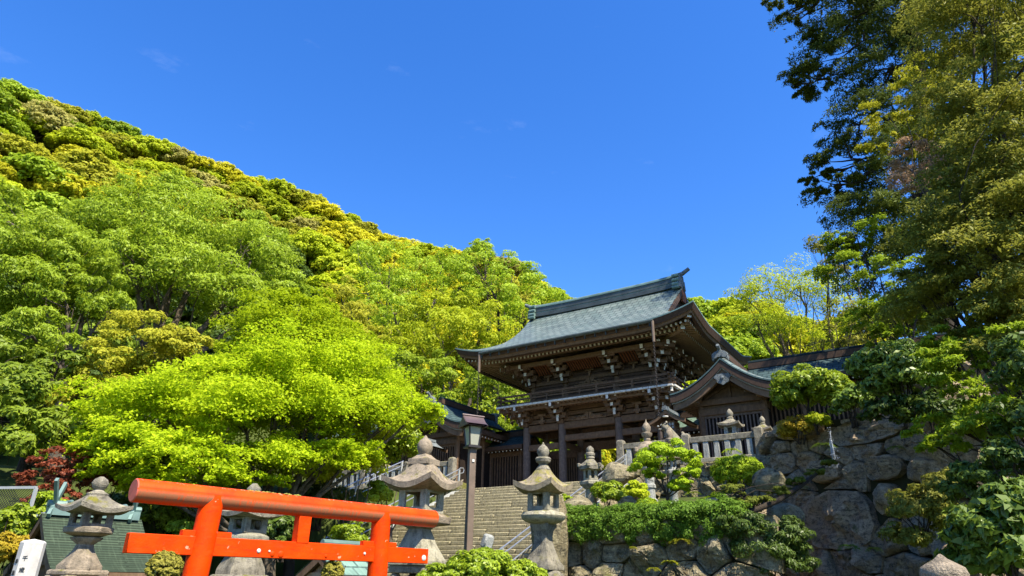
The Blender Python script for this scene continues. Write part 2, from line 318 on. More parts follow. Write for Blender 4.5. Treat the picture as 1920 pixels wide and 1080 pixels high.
# leaf colours (dark, mid, light)
LF = dict(
    maple=leafmat('bright_maple_leaves', [(.22, .325, .008), (.335, .45, .010), (.46, .57, .015)], .5, .6, .1),
    green=leafmat('fresh_green_leaves', [(.17, .26, .014), (.26, .37, .018), (.37, .48, .03)], .45, .5, .22),
    yellow=leafmat('golden_new_leaves', [(.40, .40, .012), (.52, .50, .02), (.62, .58, .03)], .4, .55, .12),
    ylgreen=leafmat('yellow_green_leaves', [(.28, .36, .010), (.40, .48, .014), (.50, .56, .025)], .45, .55, .15),
    olive=leafmat('olive_leaves', [(.26, .28, .02), (.37, .38, .025), (.47, .46, .04)], .45, .55, .12),
    grey=leafmat('grey_brown_olive_leaves', [(.27, .26, .06), (.37, .35, .08), (.46, .43, .12)], .42, .55, .12),
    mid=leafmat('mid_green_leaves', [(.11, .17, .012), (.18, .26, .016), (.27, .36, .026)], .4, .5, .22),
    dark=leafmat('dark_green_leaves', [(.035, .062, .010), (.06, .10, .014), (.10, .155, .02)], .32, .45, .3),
    cedar=leafmat('cedar_needles', [(.045, .068, .016), (.08, .11, .022), (.13, .165, .028)], .28, .6, .12),
    forest=leafmat('dull_forest_leaves', [(.11, .125, .02), (.19, .20, .028), (.30, .30, .045)], .4, .55, .18),
    red=leafmat('red_maple_leaves', [(.13, .028, .016), (.22, .055, .028), (.32, .10, .05)], .4, .5, .2),
    dead=leafmat('dead_brown_leaves', [(.36, .22, .12), (.48, .32, .20), (.58, .43, .29)], .35, .6, .12),
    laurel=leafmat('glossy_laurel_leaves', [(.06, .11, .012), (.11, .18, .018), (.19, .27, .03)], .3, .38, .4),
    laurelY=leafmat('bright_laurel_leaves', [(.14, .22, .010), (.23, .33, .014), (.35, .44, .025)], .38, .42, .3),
    topiary=leafmat('clipped_box_leaves', [(.16, .26, .008), (.25, .37, .010), (.35, .46, .018)], .35, .55, .15),
    moss=leafmat('yellow_moss_tips', [(.17, .16, .02), (.25, .23, .03), (.33, .30, .06)], .2, .7, .1),
    hedge=leafmat('juniper_leaves', [(.06, .13, .014), (.10, .20, .018), (.17, .29, .026)], .32, .55, .15),
    fern=leafmat('fern_fronds', [(.17, .22, .012), (.26, .31, .016), (.40, .37, .035)], .4, .5, .15),
    pine=leafmat('layered_pine_needles', [(.07, .095, .012), (.12, .15, .018), (.20, .23, .03)], .28, .6, .12),
    orange=leafmat('orange_yellow_shrub_leaves', [(.28, .19, .015), (.38, .26, .018), (.42, .34, .03)], .4, .55, .12),
)
BARK = stone('tree_bark', (.09, .07, .05), (.17, .14, .105), dark=(.03, .025, .018), spots=.6, sc=1.5)
BARKD = stone('dark_bark', (.035, .027, .02), (.075, .058, .042), dark=(.015, .012, .01), spots=.5, sc=1.5)
# ------------------------------------------------------------------ terrain: one sheet, mountain included
SKY_L = [(-260, 60), (-120, 95), (0, 150), (100, 185), (170, 208), (250, 255), (330, 272), (450, 325), (560, 352), (640, 402), (760, 455), (860, 470), (950, 490), (1050, 562), (1130, 600), (1230, 600), (1300, 575), (1345, 550), (1400, 560), (1480, 590), (1580, 560), (1750, 520), (1950, 480)]
_az = []; _el = []
for a, b in SKY_L:
    d = ray(a, b); _az.append(math.degrees(math.atan2(d[0], d[1]))); _el.append(math.degrees(math.asin(d[2])))
def ridge_r(az): return np.interp(az, [-40, -10, 5, 30], [135, 120, 105, 105])
def hill_z(az, r):
    E = np.tan(np.radians(np.interp(az, _az, _el)))
    rr = ridge_r(az); g = np.clip((r-50)/(rr-50), 0, 1)**.75
    z = 1.6 + np.minimum(r, rr)*E*g - 7.5*g - 1
    z = z - np.maximum(r-rr, 0)*.35
    side = np.interp(np.abs(az), [48, 85], [1, 0])
    return np.where(r > 50, z*side, -5)
CLIFF_A = np.array([8.95, 24.1]); CLIFF_B = np.array([11.3, 18.2])
def ground_z(x, y):
    x = np.asarray(x, float); y = np.asarray(y, float)
    d = np.hypot(x, y); az = np.degrees(np.arctan2(x, y))
    X = (x-G[0])*uX[0]+(y-G[1])*uX[1]; Y = (x-G[0])*vY[0]+(y-G[1])*vY[1]
    z0 = 1.2*smooth(8.3, 10.6, y)
    zl = z0 + smooth(15, 30, d)*3.7*(y > 0)
    zs = np.clip(1.2+(Y+12.6)*.448, z0, 4.9)-.15*(Y > -12.6)
    zg = np.where((Y > -15.6) & (X < 9.0+(-5.5-Y)*.236) & (X > 4.9+(-6-Y)*.23), 2.7+np.clip((Y+15.6)/10, 0, 1)*1.7, z0)
    zg = np.where(Y > -4.4, 5.0, zg)
    cl = (CLIFF_B-CLIFF_A); side = (x-CLIFF_A[0])*cl[1]-(y-CLIFF_A[1])*cl[0]   # <0 : right of the cliff line
    zg = np.where((X < 4.9+(-6-Y)*.23) & (Y <= -4.4), zs, zg)
    z = np.where(X < -4.7, zl, np.where(X < 4.9, zs, zg))
    behind = (side < -3) & (d > 14) & (X > 9.3) & (Y < 3)
    z = np.where(behind, 6.0, z)
    zr = z0 + smooth(16, 26, d)*5*smooth(33, 40, az)
    z = np.where((az > 33) & (y > 0), np.maximum(zr, z0), z)
    far = smooth(40, 55, d)*(y > 0)
    z = np.where((d > 40) & (y > 0), z*(1-far)+5.2*far, z)
    return np.maximum(z, hill_z(az, d))
def make_ground():
    na = 360; rs = np.concatenate([np.linspace(.5, 34, 84), np.linspace(35, 150, 70), np.geomspace(155, 1500, 22)])
    azs = np.concatenate([np.linspace(-60, 60, 240), np.linspace(60, 300, 121)[1:-1]])
    A, Rr = np.meshgrid(np.radians(azs), rs); x = Rr*np.sin(A); y = Rr*np.cos(A); z = ground_z(x, y)
    V = np.stack([x, y, z], -1).reshape(-1, 3); n = len(azs); m = len(rs)
    i, j = np.meshgrid(np.arange(n), np.arange(m-1)); i2 = (i+1) % n
    Fq = np.stack([j*n+i, (j+1)*n+i, (j+1)*n+i2, j*n+i2], -1).reshape(-1, 4)[:, ::-1]
    me = bpy.data.meshes.new('ground'); set_mesh(me, V, Fq); me.materials.append(EARTH)
    me.polygons.foreach_set('use_smooth', np.ones(len(me.polygons), bool))
    o = bpy.data.objects.new('ground', me); COL.objects.link(o); tag(o, kind='structure')
make_ground()
m_ = MB(); m_.box((0, 2.5, -2.75), (27, 15, 4.3), 0, 0); o = m_.build('forecourt', PAVE, None, G, ROT); tag(o, kind='structure')

# ------------------------------------------------------------------ two-storey gate
def make_gate():
    g = empty('shrine_gate', G, ROT, 'large two storey wooden shrine gate with sweeping green copper roof above the stairs', 'gate')
    ZF = -.6
    CX = [-3.71, -1.58, 1.57, 3.71]; CY = [0, 2, 4]
    for y in CY:
        for x in CX:
            b = MB(); b.cyl((x, y, ZF+.12), (x, y, 3.05), .205, .19, 20); b.lathe([(.36, ZF), (.36, ZF+.06), (.27, ZF+.14)], 20, (x, y, 0), 1)
            b.build('column', [WG, STG], g)
    # tie beams
    def tb(x0, x1, y, z, h=.34, w=.24, m=WD):
        b = MB(); b.box(((x0+x1)/2, y, z), (x1-x0, w, h)); b.build('tie_beam', m, g, bevel=.012)
    for y in CY:
        for x0, x1 in zip(CX[:-1], CX[1:]): tb(x0+.18, x1-.18, y, 2.95)
    for i, (x0, x1) in enumerate(zip(CX[:-1], CX[1:])):
        tb(x0+.18, x1-.18, 0, 1.98 if i == 0 else 2.32, .30, .2); tb(x0+.18, x1-.18, 2, 2.2 if i == 1 else 1.9, .42, .22)
    for x in CX:
        for y0, y1 in ((0, 2), (2, 4)):
            b = MB(); b.box((x, (y0+y1)/2, 2.95), (.2, y1-y0-.36, .3)); b.box((x, (y0+y1)/2, 2.05), (.16, y1-y0-.36, .28)); b.build('tie_beam', WD, g)
    # lattice walls of the side bays (rear row), panels
    for x0, x1 in ((CX[0], CX[1]), (CX[2], CX[3])):
        b = MB(); n = 12
        for k in range(n): b.box((x0+.22+(x1-x0-.44)*(k+.5)/n, 2.0, .75), (.07, .06, 2.1))
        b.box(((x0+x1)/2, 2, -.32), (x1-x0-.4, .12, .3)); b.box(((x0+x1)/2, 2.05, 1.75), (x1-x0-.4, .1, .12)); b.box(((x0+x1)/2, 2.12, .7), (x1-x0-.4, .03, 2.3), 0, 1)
        b.build('lattice_screen', [WD, DARKM], g)
        for x in (x0 if x0 < 0 else x1,):
            b = MB()
            for k in range(10): b.box((x, .25+3.5*(k+.5)/10, .75), (.06, .2, 2.3))
            b.box((x+.05, 2, .7), (.03, 3.6, 2.4), 0, 1); b.build('side_screen', [WD, DARKM], g)
    b = MB()
    for sx in (-1, 1): b.box((sx*2.55, 4.0, .75), (1.7, .08, 2.4))
    b.build('rear_panel', WD, g)
    # ceiling of the passage
    b = MB(); b.box((0, 2, 3.22), (7.6, 4.2, .08)); b.build('passage_ceiling', WD, g)
    # frieze walls below the balcony: three courses of beams with planks
    for nm, y0, sgn in (('frieze_wall', -.02, -1), ('frieze_wall', 4.02, 1)):
        b = MB()
        for k, z in enumerate((3.30, 3.56, 3.80)): b.box((0, y0-sgn*.06, z), (7.8, .22, .19))
        b.box((0, y0+sgn*-.16, 3.55), (7.7, .06, .85)); b.build(nm, WD, g, bevel=.01)
    for sx in (-1, 1):
        b = MB()
        for z in (3.30, 3.56, 3.80): b.box((sx*3.72, 2, z), (.2, 4.2, .18))
        b.box((sx*3.62, 2, 3.55), (.06, 4, .85)); b.build('frieze_wall', WD, g)
    # carved crest panel in the centre of frieze and upper wall
    for z0, yy, s in ((3.14, -.16, 1.), (4.98, .12, .95)):
        b = MB()
        for sx in (-1, 1):
            P = []
            for k in range(15):
                t = k/14; P.append((sx*(.02+t*.95*s), .30*s*(1-t)**1.2+.05*math.sin(t*14)+.04))
            poly = P+[(sx*.97*s, 0), (sx*.02, 0)]
            if sx < 0: poly = poly[::-1]
            b.prism(poly[::-1], (0, yy, z0), (1, 0, 0), (0, 0, 1), (0, 1, 0), .08)
            for k in range(3): b.lathe([(.02, -.02), (.075, 0), (.075, .03), (.03, .05)], 10, (sx*(.2+.27*k), yy-.01, z0+.1), 0)
        b.build('carved_crest', WM, g)
    # bracket clusters
    def bracket(x, y, z, dx, dy, tiers, step, sc=1., wall=True):
        b = MB(); L = math.hypot(dx, dy) or 1; ux, uy = dx/L, dy/L; px, py = -uy, ux
        b.box((x, y, z), (.34*sc, .34*sc, .2*sc), 0, 0, (1.25, 1.25))
        for k in range(1, tiers+1):
            zz = z+.22*sc*k; o_ = step*k
            b.beam((x-ux*.2, y-uy*.2, zz), (x+ux*(o_+.12), y+uy*(o_+.12), zz), .15*sc, .17*sc, 0, 1)
            ex, ey = x+ux*o_, y+uy*o_
            w_ = .42*sc
            for q, (cx_, cy_) in enumerate(((ex, ey), (x, y))):
                if q == 1 and not wall: continue
                b.beam((cx_-px*w_, cy_-py*w_, zz), (cx_+px*w_, cy_+py*w_, zz), .13*sc, .15*sc, 0, 0)
                for s_ in (-1, 0, 1):
                    b.box((cx_+px*w_*.86*s_, cy_+py*w_*.86*s_, zz+.12*sc), (.2*sc, .2*sc, .11*sc), 0, 0, (1.2, 1.2))
                    if s_ and q == 0 and k == tiers: b.box((cx_+px*w_*.86*s_+ux*.10*sc, cy_+py*w_*.86*s_+uy*.10*sc, zz+.13*sc), (.13*sc, .13*sc, .06*sc), math.atan2(uy, ux), 1)
        # nose with a white face
        zz = z+.22*sc*(tiers+.1); o_ = step*tiers
        b.beam((x, y, zz+.14*sc), (x+ux*(o_+.34), y+uy*(o_+.34), zz+.02*sc), .14*sc, .2*sc, 0, 1)
        b.beam((x, y, z+.16*sc), (x+ux*(.42), y+uy*(.42), z+.06*sc), .13*sc, .19*sc, 0, 1)
        b.build('bracket', [WD, WHT], g)
    for x in CX: bracket(x, -.08, 3.16, 0, -1, 3, .28, .95)
    for x, sx in ((CX[0], -1), (CX[3], 1)):
        for y in CY: bracket(x, y, 3.16, sx, 0, 3, .28, .95)
        bracket(x, -.05, 3.16, sx, -1, 3, .38, .95)
    # mid-bay struts between brackets
    for z0 in (3.2,):
        for x in (-2.65, 2.65):
            b = MB(); b.box((x, -.2, z0+.12), (.16, .1, .42)); b.box((x, -.22, z0+.38), (.5, .12, .12)); b.box((x, -.22, z0+.05), (.34, .12, .1)); b.build('strut_block', WM, g)
    # balcony
    BX, BY0, BY1 = 4.85, -1.2, 5.2
    b = MB(); b.box((0, 2, 3.97), (2*BX-.14, BY1-BY0-.14, .1))
    for k in range(40):
        t = -BX+.2+(2*BX-.4)*k/39; b.box((t, BY0+.5, 3.89), (.06, .95, .07))
    b.box((0, BY0+.30, 3.84), (2*BX-.4, .16, .14)); b.box((BX-.3, 2, 3.84), (.16, 6, .14)); b.box((-BX+.3, 2, 3.84), (.16, 6, .14))
    b.build('balcony_floor', WM, g)
    b = MB(); n = 34
    for k in range(n): b.box((-BX+2*BX*(k+.5)/n, BY0, 3.985), (2*BX/n-.022, .16, .085))
    n2 = 22
    for sx in (-1, 1):
        for k in range(n2): b.box((sx*BX, BY0+.1+(BY1-BY0-.1)*(k+.5)/n2, 3.985), (.16, (BY1-BY0-.1)/n2-.022, .085))
    b.build('balcony_edge', WHT, g)
    b = MB(); RX, RY = BX-.16, BY0+.16
    for k in range(11):
        x = -RX+2*RX*k/10
        b.box((x, RY, 4.28), (.1, .09, .56) if k % 2 == 0 else (.08, .07, .34))
    for z, h in ((4.12, .08), (4.34, .07), (4.56, .09)):
        b.box((0, RY, z), (2*RX+.5, .08, h))
        for sx in (-1, 1): b.box((sx*RX, 2.0, z+.002), (.08, 2*(2-RY)+.5, h-.004))
    for sx in (-1, 1):
        for k in range(1, 7): b.box((sx*RX, RY+k*(BY1-BY0-.3)/6, 4.28), (.09, .09, .56))
    b.build('balcony_railing', WD, g)
    # upper storey
    UX = [-3.45, -1.46, 1.46, 3.45]
    b = MB(); n = 9
    for y0 in (.3, 3.7):
        for k in range(n): b.box((0, y0, 4.05+k*.235), (6.9, .14+.03*(k % 2), .215))
    for sx in (-1, 1):
        for k in range(n): b.box((sx*3.4, 2, 4.05+k*.235), (.14+.03*(k % 2), 3.3, .215))
    b.build('upper_wall', WK, g)
    for x in UX:
        for y in (.28, 3.72):
            b = MB(); b.cyl((x, y, 4.0), (x, y, 5.4), .15, .145, 16); b.build('upper_column', WD, g)
    b = MB()
    for z, h in ((5.36, .2), (4.85, .14), (4.42, .12)):
        b.box((0, .2, z), (7.3, .12, h)); b.box((3.52, 2, z), (.12, 3.6, h)); b.box((-3.52, 2, z), (.12, 3.6, h))
    b.build('upper_beam', WD, g, bevel=.01)
    for x in UX: bracket(x, .2, 5.32, 0, -1, 3, .36, 1.05)
    for sx, x in ((-1, UX[0]), (1, UX[3])):
        for y in (.6, 2.0, 3.4): bracket(x, y, 5.32, sx, 0, 3, .36, 1.05)
        bracket(x, .2, 5.32, sx, -1, 3, .5, 1.1)
    for x in (-2.45, 0, 2.45):
        b = MB(); b.box((x, .14, 5.55), (.12, .1, .3)); b.box((x, .12, 5.72), (.5, .12, .1)); b.box((x, .12, 5.86), (.34, .1, .08)); b.build('strut_block', WM, g)
    # curved red-brown ribbed coving between the bracket clusters
    for x0, x1 in ((-2.9, -2.0), (-.95, .95), (2.0, 2.9)):
        b = MB(); n = max(6, int((x1-x0)/.13))
        for k in range(n):
            xx = x0+(x1-x0)*(k+.5)/n
            P = [(xx, -.12-.72*t, 5.74+.36*math.sin(t*1.45)) for t in np.linspace(0, 1, 6)]
            b.tube(P, .032, 5, 0, False)
        b.grid(lambda a, c: (x0+(x1-x0)*a, -.10-.72*c, 5.79+.36*math.sin(c*1.45)), 2, 5, 1)
        b.build('ribbed_coving', [WR, WK], g)
    b = MB(); b.box((0, -.98, 6.12), (8.5, .17, .2)); b.box((4.25, 2, 6.125), (.17, 6.1, .2)); b.box((-4.25, 2, 6.125), (.17, 6.1, .2)); b.box((0, 4.98, 6.12), (8.5, .17, .2)); b.build('eave_purlin', WM, g)
    # ---- main roof
    HX, Y0, Y1 = 6.62, -2.7, 6.7
    def prof(d): return 6.72+.40*d+.068*d*d
    def lift(x, y):
        ax = np.clip(abs(x)/HX, 0, 1); ay = np.clip(abs(y-2)/4.7, 0, 1); return .50*(ax*ay)**0 * (max(0, (ax-.55)/.45)**2.2)*(max(0, (ay-.55)/.45)**1.2) if True else 0
    VX = 4.75
    def top(x, y):
        d = min(y-Y0, Y1-y, HX-abs(x)); d = max(d, 0); return prof(d)+lift(x, y)
    b = MB(); th = .34
    for sg in (0, 1):                                   # front and rear main slopes, trapezoid then straight up to the ridge
        def half(s): d = 4.7*s; e = HX-d; return max(e, VX-.12*math.sin(min(1, max(0, (d-1.87)/2.83))*math.pi)) if d > HX-VX else e
        def fn(i, j, sg=sg):
            d = 4.7*j; xx = (2*i-1); xx = math.copysign(abs(xx)**.9, xx)*half(j); yy = Y0+d if sg == 0 else Y1-d
            return (xx, yy, prof(d)+lift(xx, yy))
        def uvf(i, j): return ((2*i-1)*half(j), 4.7*j*1.15)
        b.grid(fn, 48, 24, 0, uvf, flip=(sg == 1))
    for sx in (-1, 1):                                  # hipped side skirts
        dm = 2.25
        def fs(i, j, sx=sx):
            d = dm*j; yy = (Y0+d)+(Y1-Y0-2*d)*i; xx = sx*(HX-d); return (xx, yy, prof(d)+lift(xx, yy)-.004)
        b.grid(fs, 36, 10, 0, lambda i, j: (9.4*i, dm*j*1.1), flip=(sx < 0))
    b.build('roof', [CU], g, smooth=45)
    b = MB()                                            # eave edge: thick dark layered band all round
    def edge(P, m, dz0, dz1, ins0, ins1):
        n = len(P)
        V = []; c_ = (0, 2)
        for (x, y, z) in P:
            fx0 = (1-ins0/HX); fy0 = (1-ins0/4.7); fx1 = (1-ins1/HX); fy1 = (1-ins1/4.7)
            V += [(x*fx0, 2+(y-2)*fy0, z+dz0), (x*fx1, 2+(y-2)*fy1, z+dz1)]
        b.add(V, [[2*i, 2*i+1, 2*((i+1) % n)+1, 2*((i+1) % n)] for i in range(n)], m)
    per = []
    def seg(p, q, n):
        for k in range(n): t = k/n; x = p[0]+(q[0]-p[0])*t; y = p[1]+(q[1]-p[1])*t; per.append((x, y, prof(0)+lift(x, y)))
    seg((-HX, Y0), (HX, Y0), 44); seg((HX, Y0), (HX, Y1), 32); seg((HX, Y1), (-HX, Y1), 44); seg((-HX, Y1), (-HX, Y0), 32)
    edge(per, 0, .0, -.06, -.02, -.02); edge(per, 1, -.06, -.33, -.015, .10); edge(per, 2, -.33, -.35, .10, .16); edge(per, 2, -.35, -.47, .16, .20); edge(per, 1, -.47, -.47, .20, .42)
    b.build('eave_edge', [CUG, WK, WM], g, smooth=50)
    # soffit with two tiers of rafters and their white ends
    def under(d, x, y): return 6.27+.22*d+lift(x, y)*max(0, 1-d/2.2)
    b = MB()
    def sf(i, j, k):
        d0 = .40; d = d0+2.6*j
        if k in (0, 2): s = -1 if k == 0 else 1; x = (2*i-1)*(HX-d); y = 2+s*(4.7-d)
        else: s = -1 if k == 3 else 1; x = s*(HX-d); y = 2+(2*i-1)*(4.7-d)
        return (x, y, under(d, x, y)+.02)
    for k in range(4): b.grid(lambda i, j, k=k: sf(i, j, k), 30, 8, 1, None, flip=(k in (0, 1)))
    def rafters(d0, d1, z, w, sp):
        for s in (-1, 1):
            n = int(2*(HX-d0)/sp)
            for q in range(n):
                x = -(HX-d0)+(q+.5)*2*(HX-d0)/n; lim = HX-abs(x)
                e = min(d1, lim)
                if e < d0+.05: continue
                ya = 2+s*(4.7-d0); yb = 2+s*(4.7-e)
                b.beam((x, ya, under(d0, x, ya)+z), (x, yb, under(e, x, yb)+z), w, w*1.25, 0, 2)
            n = int(2*(4.7-d0)/sp)
            for q in range(n):
                y = 2-(4.7-d0)+(q+.5)*2*(4.7-d0)/n; lim = 4.7-abs(y-2); e = min(d1, lim)
                if e < d0+.05: continue
                xa = s*(HX-d0); xb = s*(HX-e)
                b.beam((xa, y, under(d0, xa, y)+z), (xb, y, under(e, xb, y)+z), w, w*1.25, 0, 2)
    rafters(.46, 1.35, -.03, .09, .225); rafters(.98, 3.0, -.13, .10, .225)
    for sx in (-1, 1):
        for sy in (-1, 1):                               # hip rafters at the corners
            b.beam((sx*(HX-.35), 2+sy*(4.7-.35), under(.35, HX, 6.7)-.03), (sx*(HX-3.2), 2+sy*(4.7-3.2), under(3.2, 0, 2)-.16), .2, .26, 0, 2)
            b.beam((sx*(HX-.85), 2+sy*(4.7-.85), under(.85, HX-.5, 6.3)-.2), (sx*(HX-3.2), 2+sy*(4.7-3.2), under(3.2, 0, 2)-.36), .2, .24, 0, 2)
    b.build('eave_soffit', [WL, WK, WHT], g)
    # gable ends
    for sx in (-1, 1):
        b = MB(); zb = prof(2.2); P = []
        for k in range(13): d = 2.2+2.5*k/12; P.append((Y0+d-2, prof(d)-.25))
        P = P+[(-p[0], p[1]) for p in P[::-1][1:]]
        b.prism(P if sx < 0 else P[::-1], (sx*4.3, 2, 0), (0, 1, 0), (0, 0, 1), (sx*.1, 0, 0), 1, 0)
        for sy in (-1, 1):                               # barge boards
            for k in range(12):
                d0 = 1.95+2.75*k/12; d1 = 1.95+2.75*(k+1)/12
                b.beam((sx*(VX-.1), 2+sy*(4.7-d0), prof(d0)-.2), (sx*(VX-.1), 2+sy*(4.7-d1), prof(d1)-.2), .1, .24, 0)
        b.box((sx*(VX-.08), 2, 9.45), (.1, .5, .6), 0, 1)
        b.build('gable_end', [WK, WR], g)
    # ridge
    b = MB(); LX = 4.55; zr = prof(4.7)
    for w, z0, z1, m in ((.52, zr-.15, zr+.08, 0), (.44, zr+.08, zr+.14, 1), (.50, zr+.14, zr+.26, 0), (.42, zr+.26, zr+.42, 0), (.50, zr+.42, zr+.48, 1)):
        def rz_(x): return .10*(abs(x)/LX)**3
        xs = np.linspace(-LX, LX, 17)
        for xa, xb in zip(xs[:-1], xs[1:]):
            za, zb = rz_(xa), rz_(xb); y = 2
            V = [(xx, y+sy*w/2, zz+q) for xx, q in ((xa, za), (xb, zb)) for sy, zz in ((-1, z0), (1, z0), (1, z1), (-1, z1))]
            b.add(V, [[0, 1, 5, 4][::-1], [1, 2, 6, 5][::-1], [2, 3, 7, 6][::-1], [3, 0, 4, 7][::-1]], m)
    b.tube([(x, 2, zr+.53+.10*(abs(x)/LX)**3) for x in np.linspace(-LX, LX, 17)], .13, 10, 1)
    b.build('ridge', [CUR, CUG], g)
    for sx in (-1, 1):
        b = MB(); x = sx*(LX+.02)
        b.box((x, 2, zr+.22), (.22, .66, .80), 0, 0, (1, .8)); b.box((x+sx*.05, 2, zr+.1), (.16, .9, .5), 0, 0, (1, .75))
        for k, (rr, zz) in enumerate(((.13, .46), (.13, .20), (.14, -.05), (.12, -.24))):
            for sy in (-1, 1): b.cyl((x-sx*.32, 2+sy*(.30+.03*k), zr+zz+.1), (x+sx*.05, 2+sy*(.30+.03*k), zr+zz+.1), rr*.8, rr*.8, 10, 1)
        b.tube([(x-sx*.4, 2, zr+.64), (x+sx*.15, 2, zr+.70), (x+sx*.55, 2, zr+.92)], [.12, .12, .10], 10, 0)
        b.build('ridge_ornament', [ORN, CUG], g)
    # gutter along the front eave
    b = MB(); b.cyl((-4.95, Y0-.10, 6.60), (4.72, Y0-.10, 6.60), .085, .085, 8)
    for k in range(18): b.box((-4.8+k*.55, Y0-.05, 6.5), (.02, .12, .32))
    b.build('gutter', CUR, g)
    for x, l in ((-4.93, 1.0), (4.70, 1.0)):
        b = MB(); b.cyl((x, Y0-.10, 6.58), (x, Y0-.10, 6.58-l), .075, .07, 8); b.build('downpipe', POST, g)
    return g
gate = make_gate()
def chain(x, y, z0, z1, lab):
    b = MB(); n = int((z0-z1)/.085)
    for k in range(n):
        z = z0-(k+.5)*(z0-z1)/n; P = []
        for q in range(9):
            a = 2*math.pi*q/8; r, h = .042, .062
            P.append((x+(math.cos(a)*r if k % 2 else 0), y+(0 if k % 2 else math.cos(a)*r), z+math.sin(a)*h))
        b.tube(P, .011, 4, 0, False)
    o = b.build('rain_chain', IRON, None, G, ROT); tag(o, lab, 'rain chain', 'rain chains hanging from the gate gutter')
chain(-4.93, -2.8, 5.58, -.5, 'iron rain chain hanging in front of the dark left wing beside the lamp post')
chain(4.70, -2.8, 5.58, 1.6, 'iron rain chain hanging in front of the upper wall and balcony of the gate')
# ------------------------------------------------------------------ side wings with concave gables
STRIP = plain('cream_strip', (.20, .18, .13), .7)
CUE = plain('verge_copper', (.07, .11, .105), .6, .1, .3, .3, 6)
def make_wing(sx, label, roofm):
    w = empty('shrine_wing', L2W(sx*7.7, 0), ROT, label, 'building')
    HW = 2.25; ZR = 4.12; DROP = 1.22; Y0, Y1 = -3.35, 2.7
    def zc(t): t = min(1, abs(t)); return ZR-DROP*(1-(1-t)**1.75)
    xs = np.linspace(-1, 1, 33)
    b = MB(); b.grid(lambda i, j: (HW*(2*i-1), Y0+(Y1-Y0)*j, zc(2*i-1)+.03+.27*(1-(1-min(1, j*5))**2)), 40, 26, 0, lambda i, j: ((Y1-Y0)*j, HW*2*i*1.15))
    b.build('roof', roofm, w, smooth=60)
    b = MB()                                           # layered verge: dark band, pale strip, barge board
    def band(z0, z1, y0, y1, m, s0=1.):
        V = []
        for t in xs: V += [(HW*t*s0, y0, zc(t)+z0), (HW*t*s0, y0, zc(t)+z1), (HW*t*s0, y1, zc(t)+z1), (HW*t*s0, y1, zc(t)+z0)]
        Fs = []
        for k in range(len(xs)-1):
            for q in range(4): Fs.append([4*k+q, 4*(k+1)+q, 4*(k+1)+(q+1) % 4, 4*k+(q+1) % 4])
        b.add(V, Fs, m)
    band(.02, .085, Y0-.03, Y0+.33, 3); band(-.30, -.012, Y0-.005, Y0+.35, 0); band(-.36, -.302, Y0+.05, Y0+.35, 1, .985); band(-.62, -.364, Y0+.10, Y0+.20, 2, .97)
    for s in (-1, 1): b.box((s*(HW-.04), (Y0+Y1)/2+.1, zc(1)-.14), (.1, Y1-Y0-.3, .24), 0, 0)
    b.build('verge_board', [WK, STRIP, WM, CUE], w, smooth=50)
    b = MB(); P = [(-.24, 0), (-.27, .14), (-.36, .2), (-.30, .34), (0, .36), (.30, .34), (.36, .2), (.27, .14), (.24, 0), (.10, -.06), (0, -.12), (-.10, -.06)]
    b.prism(P[::-1], (0, Y0+.03, ZR-.92), (1, 0, 0), (0, 0, 1), (0, 1, 0), .07); b.cyl((0, Y0+.02, ZR-.74), (0, Y0-.03, ZR-.74), .08, .05, 8); b.build('gable_pendant', ORN, w, bevel=.01)
    b = MB(); n = 20                                    # rafters under both slopes
    for k in range(n):
        y = Y0+.4+(Y1-Y0-.5)*k/(n-1)
        for s in (-1, 1):
            b.tube([(s*HW*t, y, zc(t)-.40+.03*t) for t in (.12, .35, .6, .97)], .045, 4, 0, True, 1)
    b.grid(lambda i, j: (HW*.97*(2*i-1), Y0+.3+(Y1-Y0-.35)*j, zc(2*i-1)-.31), 24, 2, 0)
    b.build('eave_rafters', [WM, WHT], w)
    b = MB()                                            # gable wall and beams
    P = [(1.3*t, zc(1.3*t/HW)-.42) for t in np.linspace(-1, 1, 17)]+[(1.3, 2.0), (-1.3, 2.0)]
    b.prism(P, (0, -2.42, 0), (1, 0, 0), (0, 0, 1), (0, 1, 0), .06)
    b.box((0, -2.48, 2.62), (2.9, .2, .24)); b.box((0, -2.47, 2.22), (2.7, .16, .26)); b.box((0, -2.46, 3.05), (.12, .1, .7))
    for s in (-1, 1): b.beam((0, -2.46, 3.35), (s*1.1, -2.46, 2.75), .08, .12)
    b.build('gable_wall', WD, w, bevel=.01)
    for s in (-1, 1):
        b = MB(); b.box((s*1.28, -2.55+.0, 2.80), (.24, 1.15, .26), 0, 0); b.box((s*1.28, -3.135, 2.80), (.245, .03, .27), 0, 1); b.box((s*1.28, -2.95, 2.60), (.2, .36, .14), 0, 0); b.build('purlin_end', [WM, WHT], w)
    for s in (-1, 1):
        for y in (-2.4, -.2, 2.2):
            b = MB(); b.cyl((s*1.28, y, -.6), (s*1.28, y, 2.7), .13, .125, 14); b.build('post', WM if sx < 0 else WD, w)
    def lattice(a, c, z0, z1, n):
        b = MB(); a = np.array(a, float); c = np.array(c, float); nrm = np.array([-(c-a)[1], (c-a)[0]])/np.linalg.norm(c-a)
        ang = math.atan2((c-a)[1], (c-a)[0]); L = np.linalg.norm(c-a)
        for k in range(n):
            q = a+(c-a)*(k+.5)/n; b.box((q[0], q[1], (z0+z1)/2), (.055, .07, z1-z0), ang)
        q = (a+c)/2
        for z in (z0, z1, z0+(z1-z0)*.12): b.box((q[0], q[1], z), (L, .10, .12), ang, 0)
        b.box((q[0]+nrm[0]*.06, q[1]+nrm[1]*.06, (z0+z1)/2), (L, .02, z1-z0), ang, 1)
        b.build('lattice_wall', [WM if sx < 0 else WG, DARKM], w)
    lattice((-1.2, -2.4), (1.2, -2.4), 0.0, 2.05, 16)
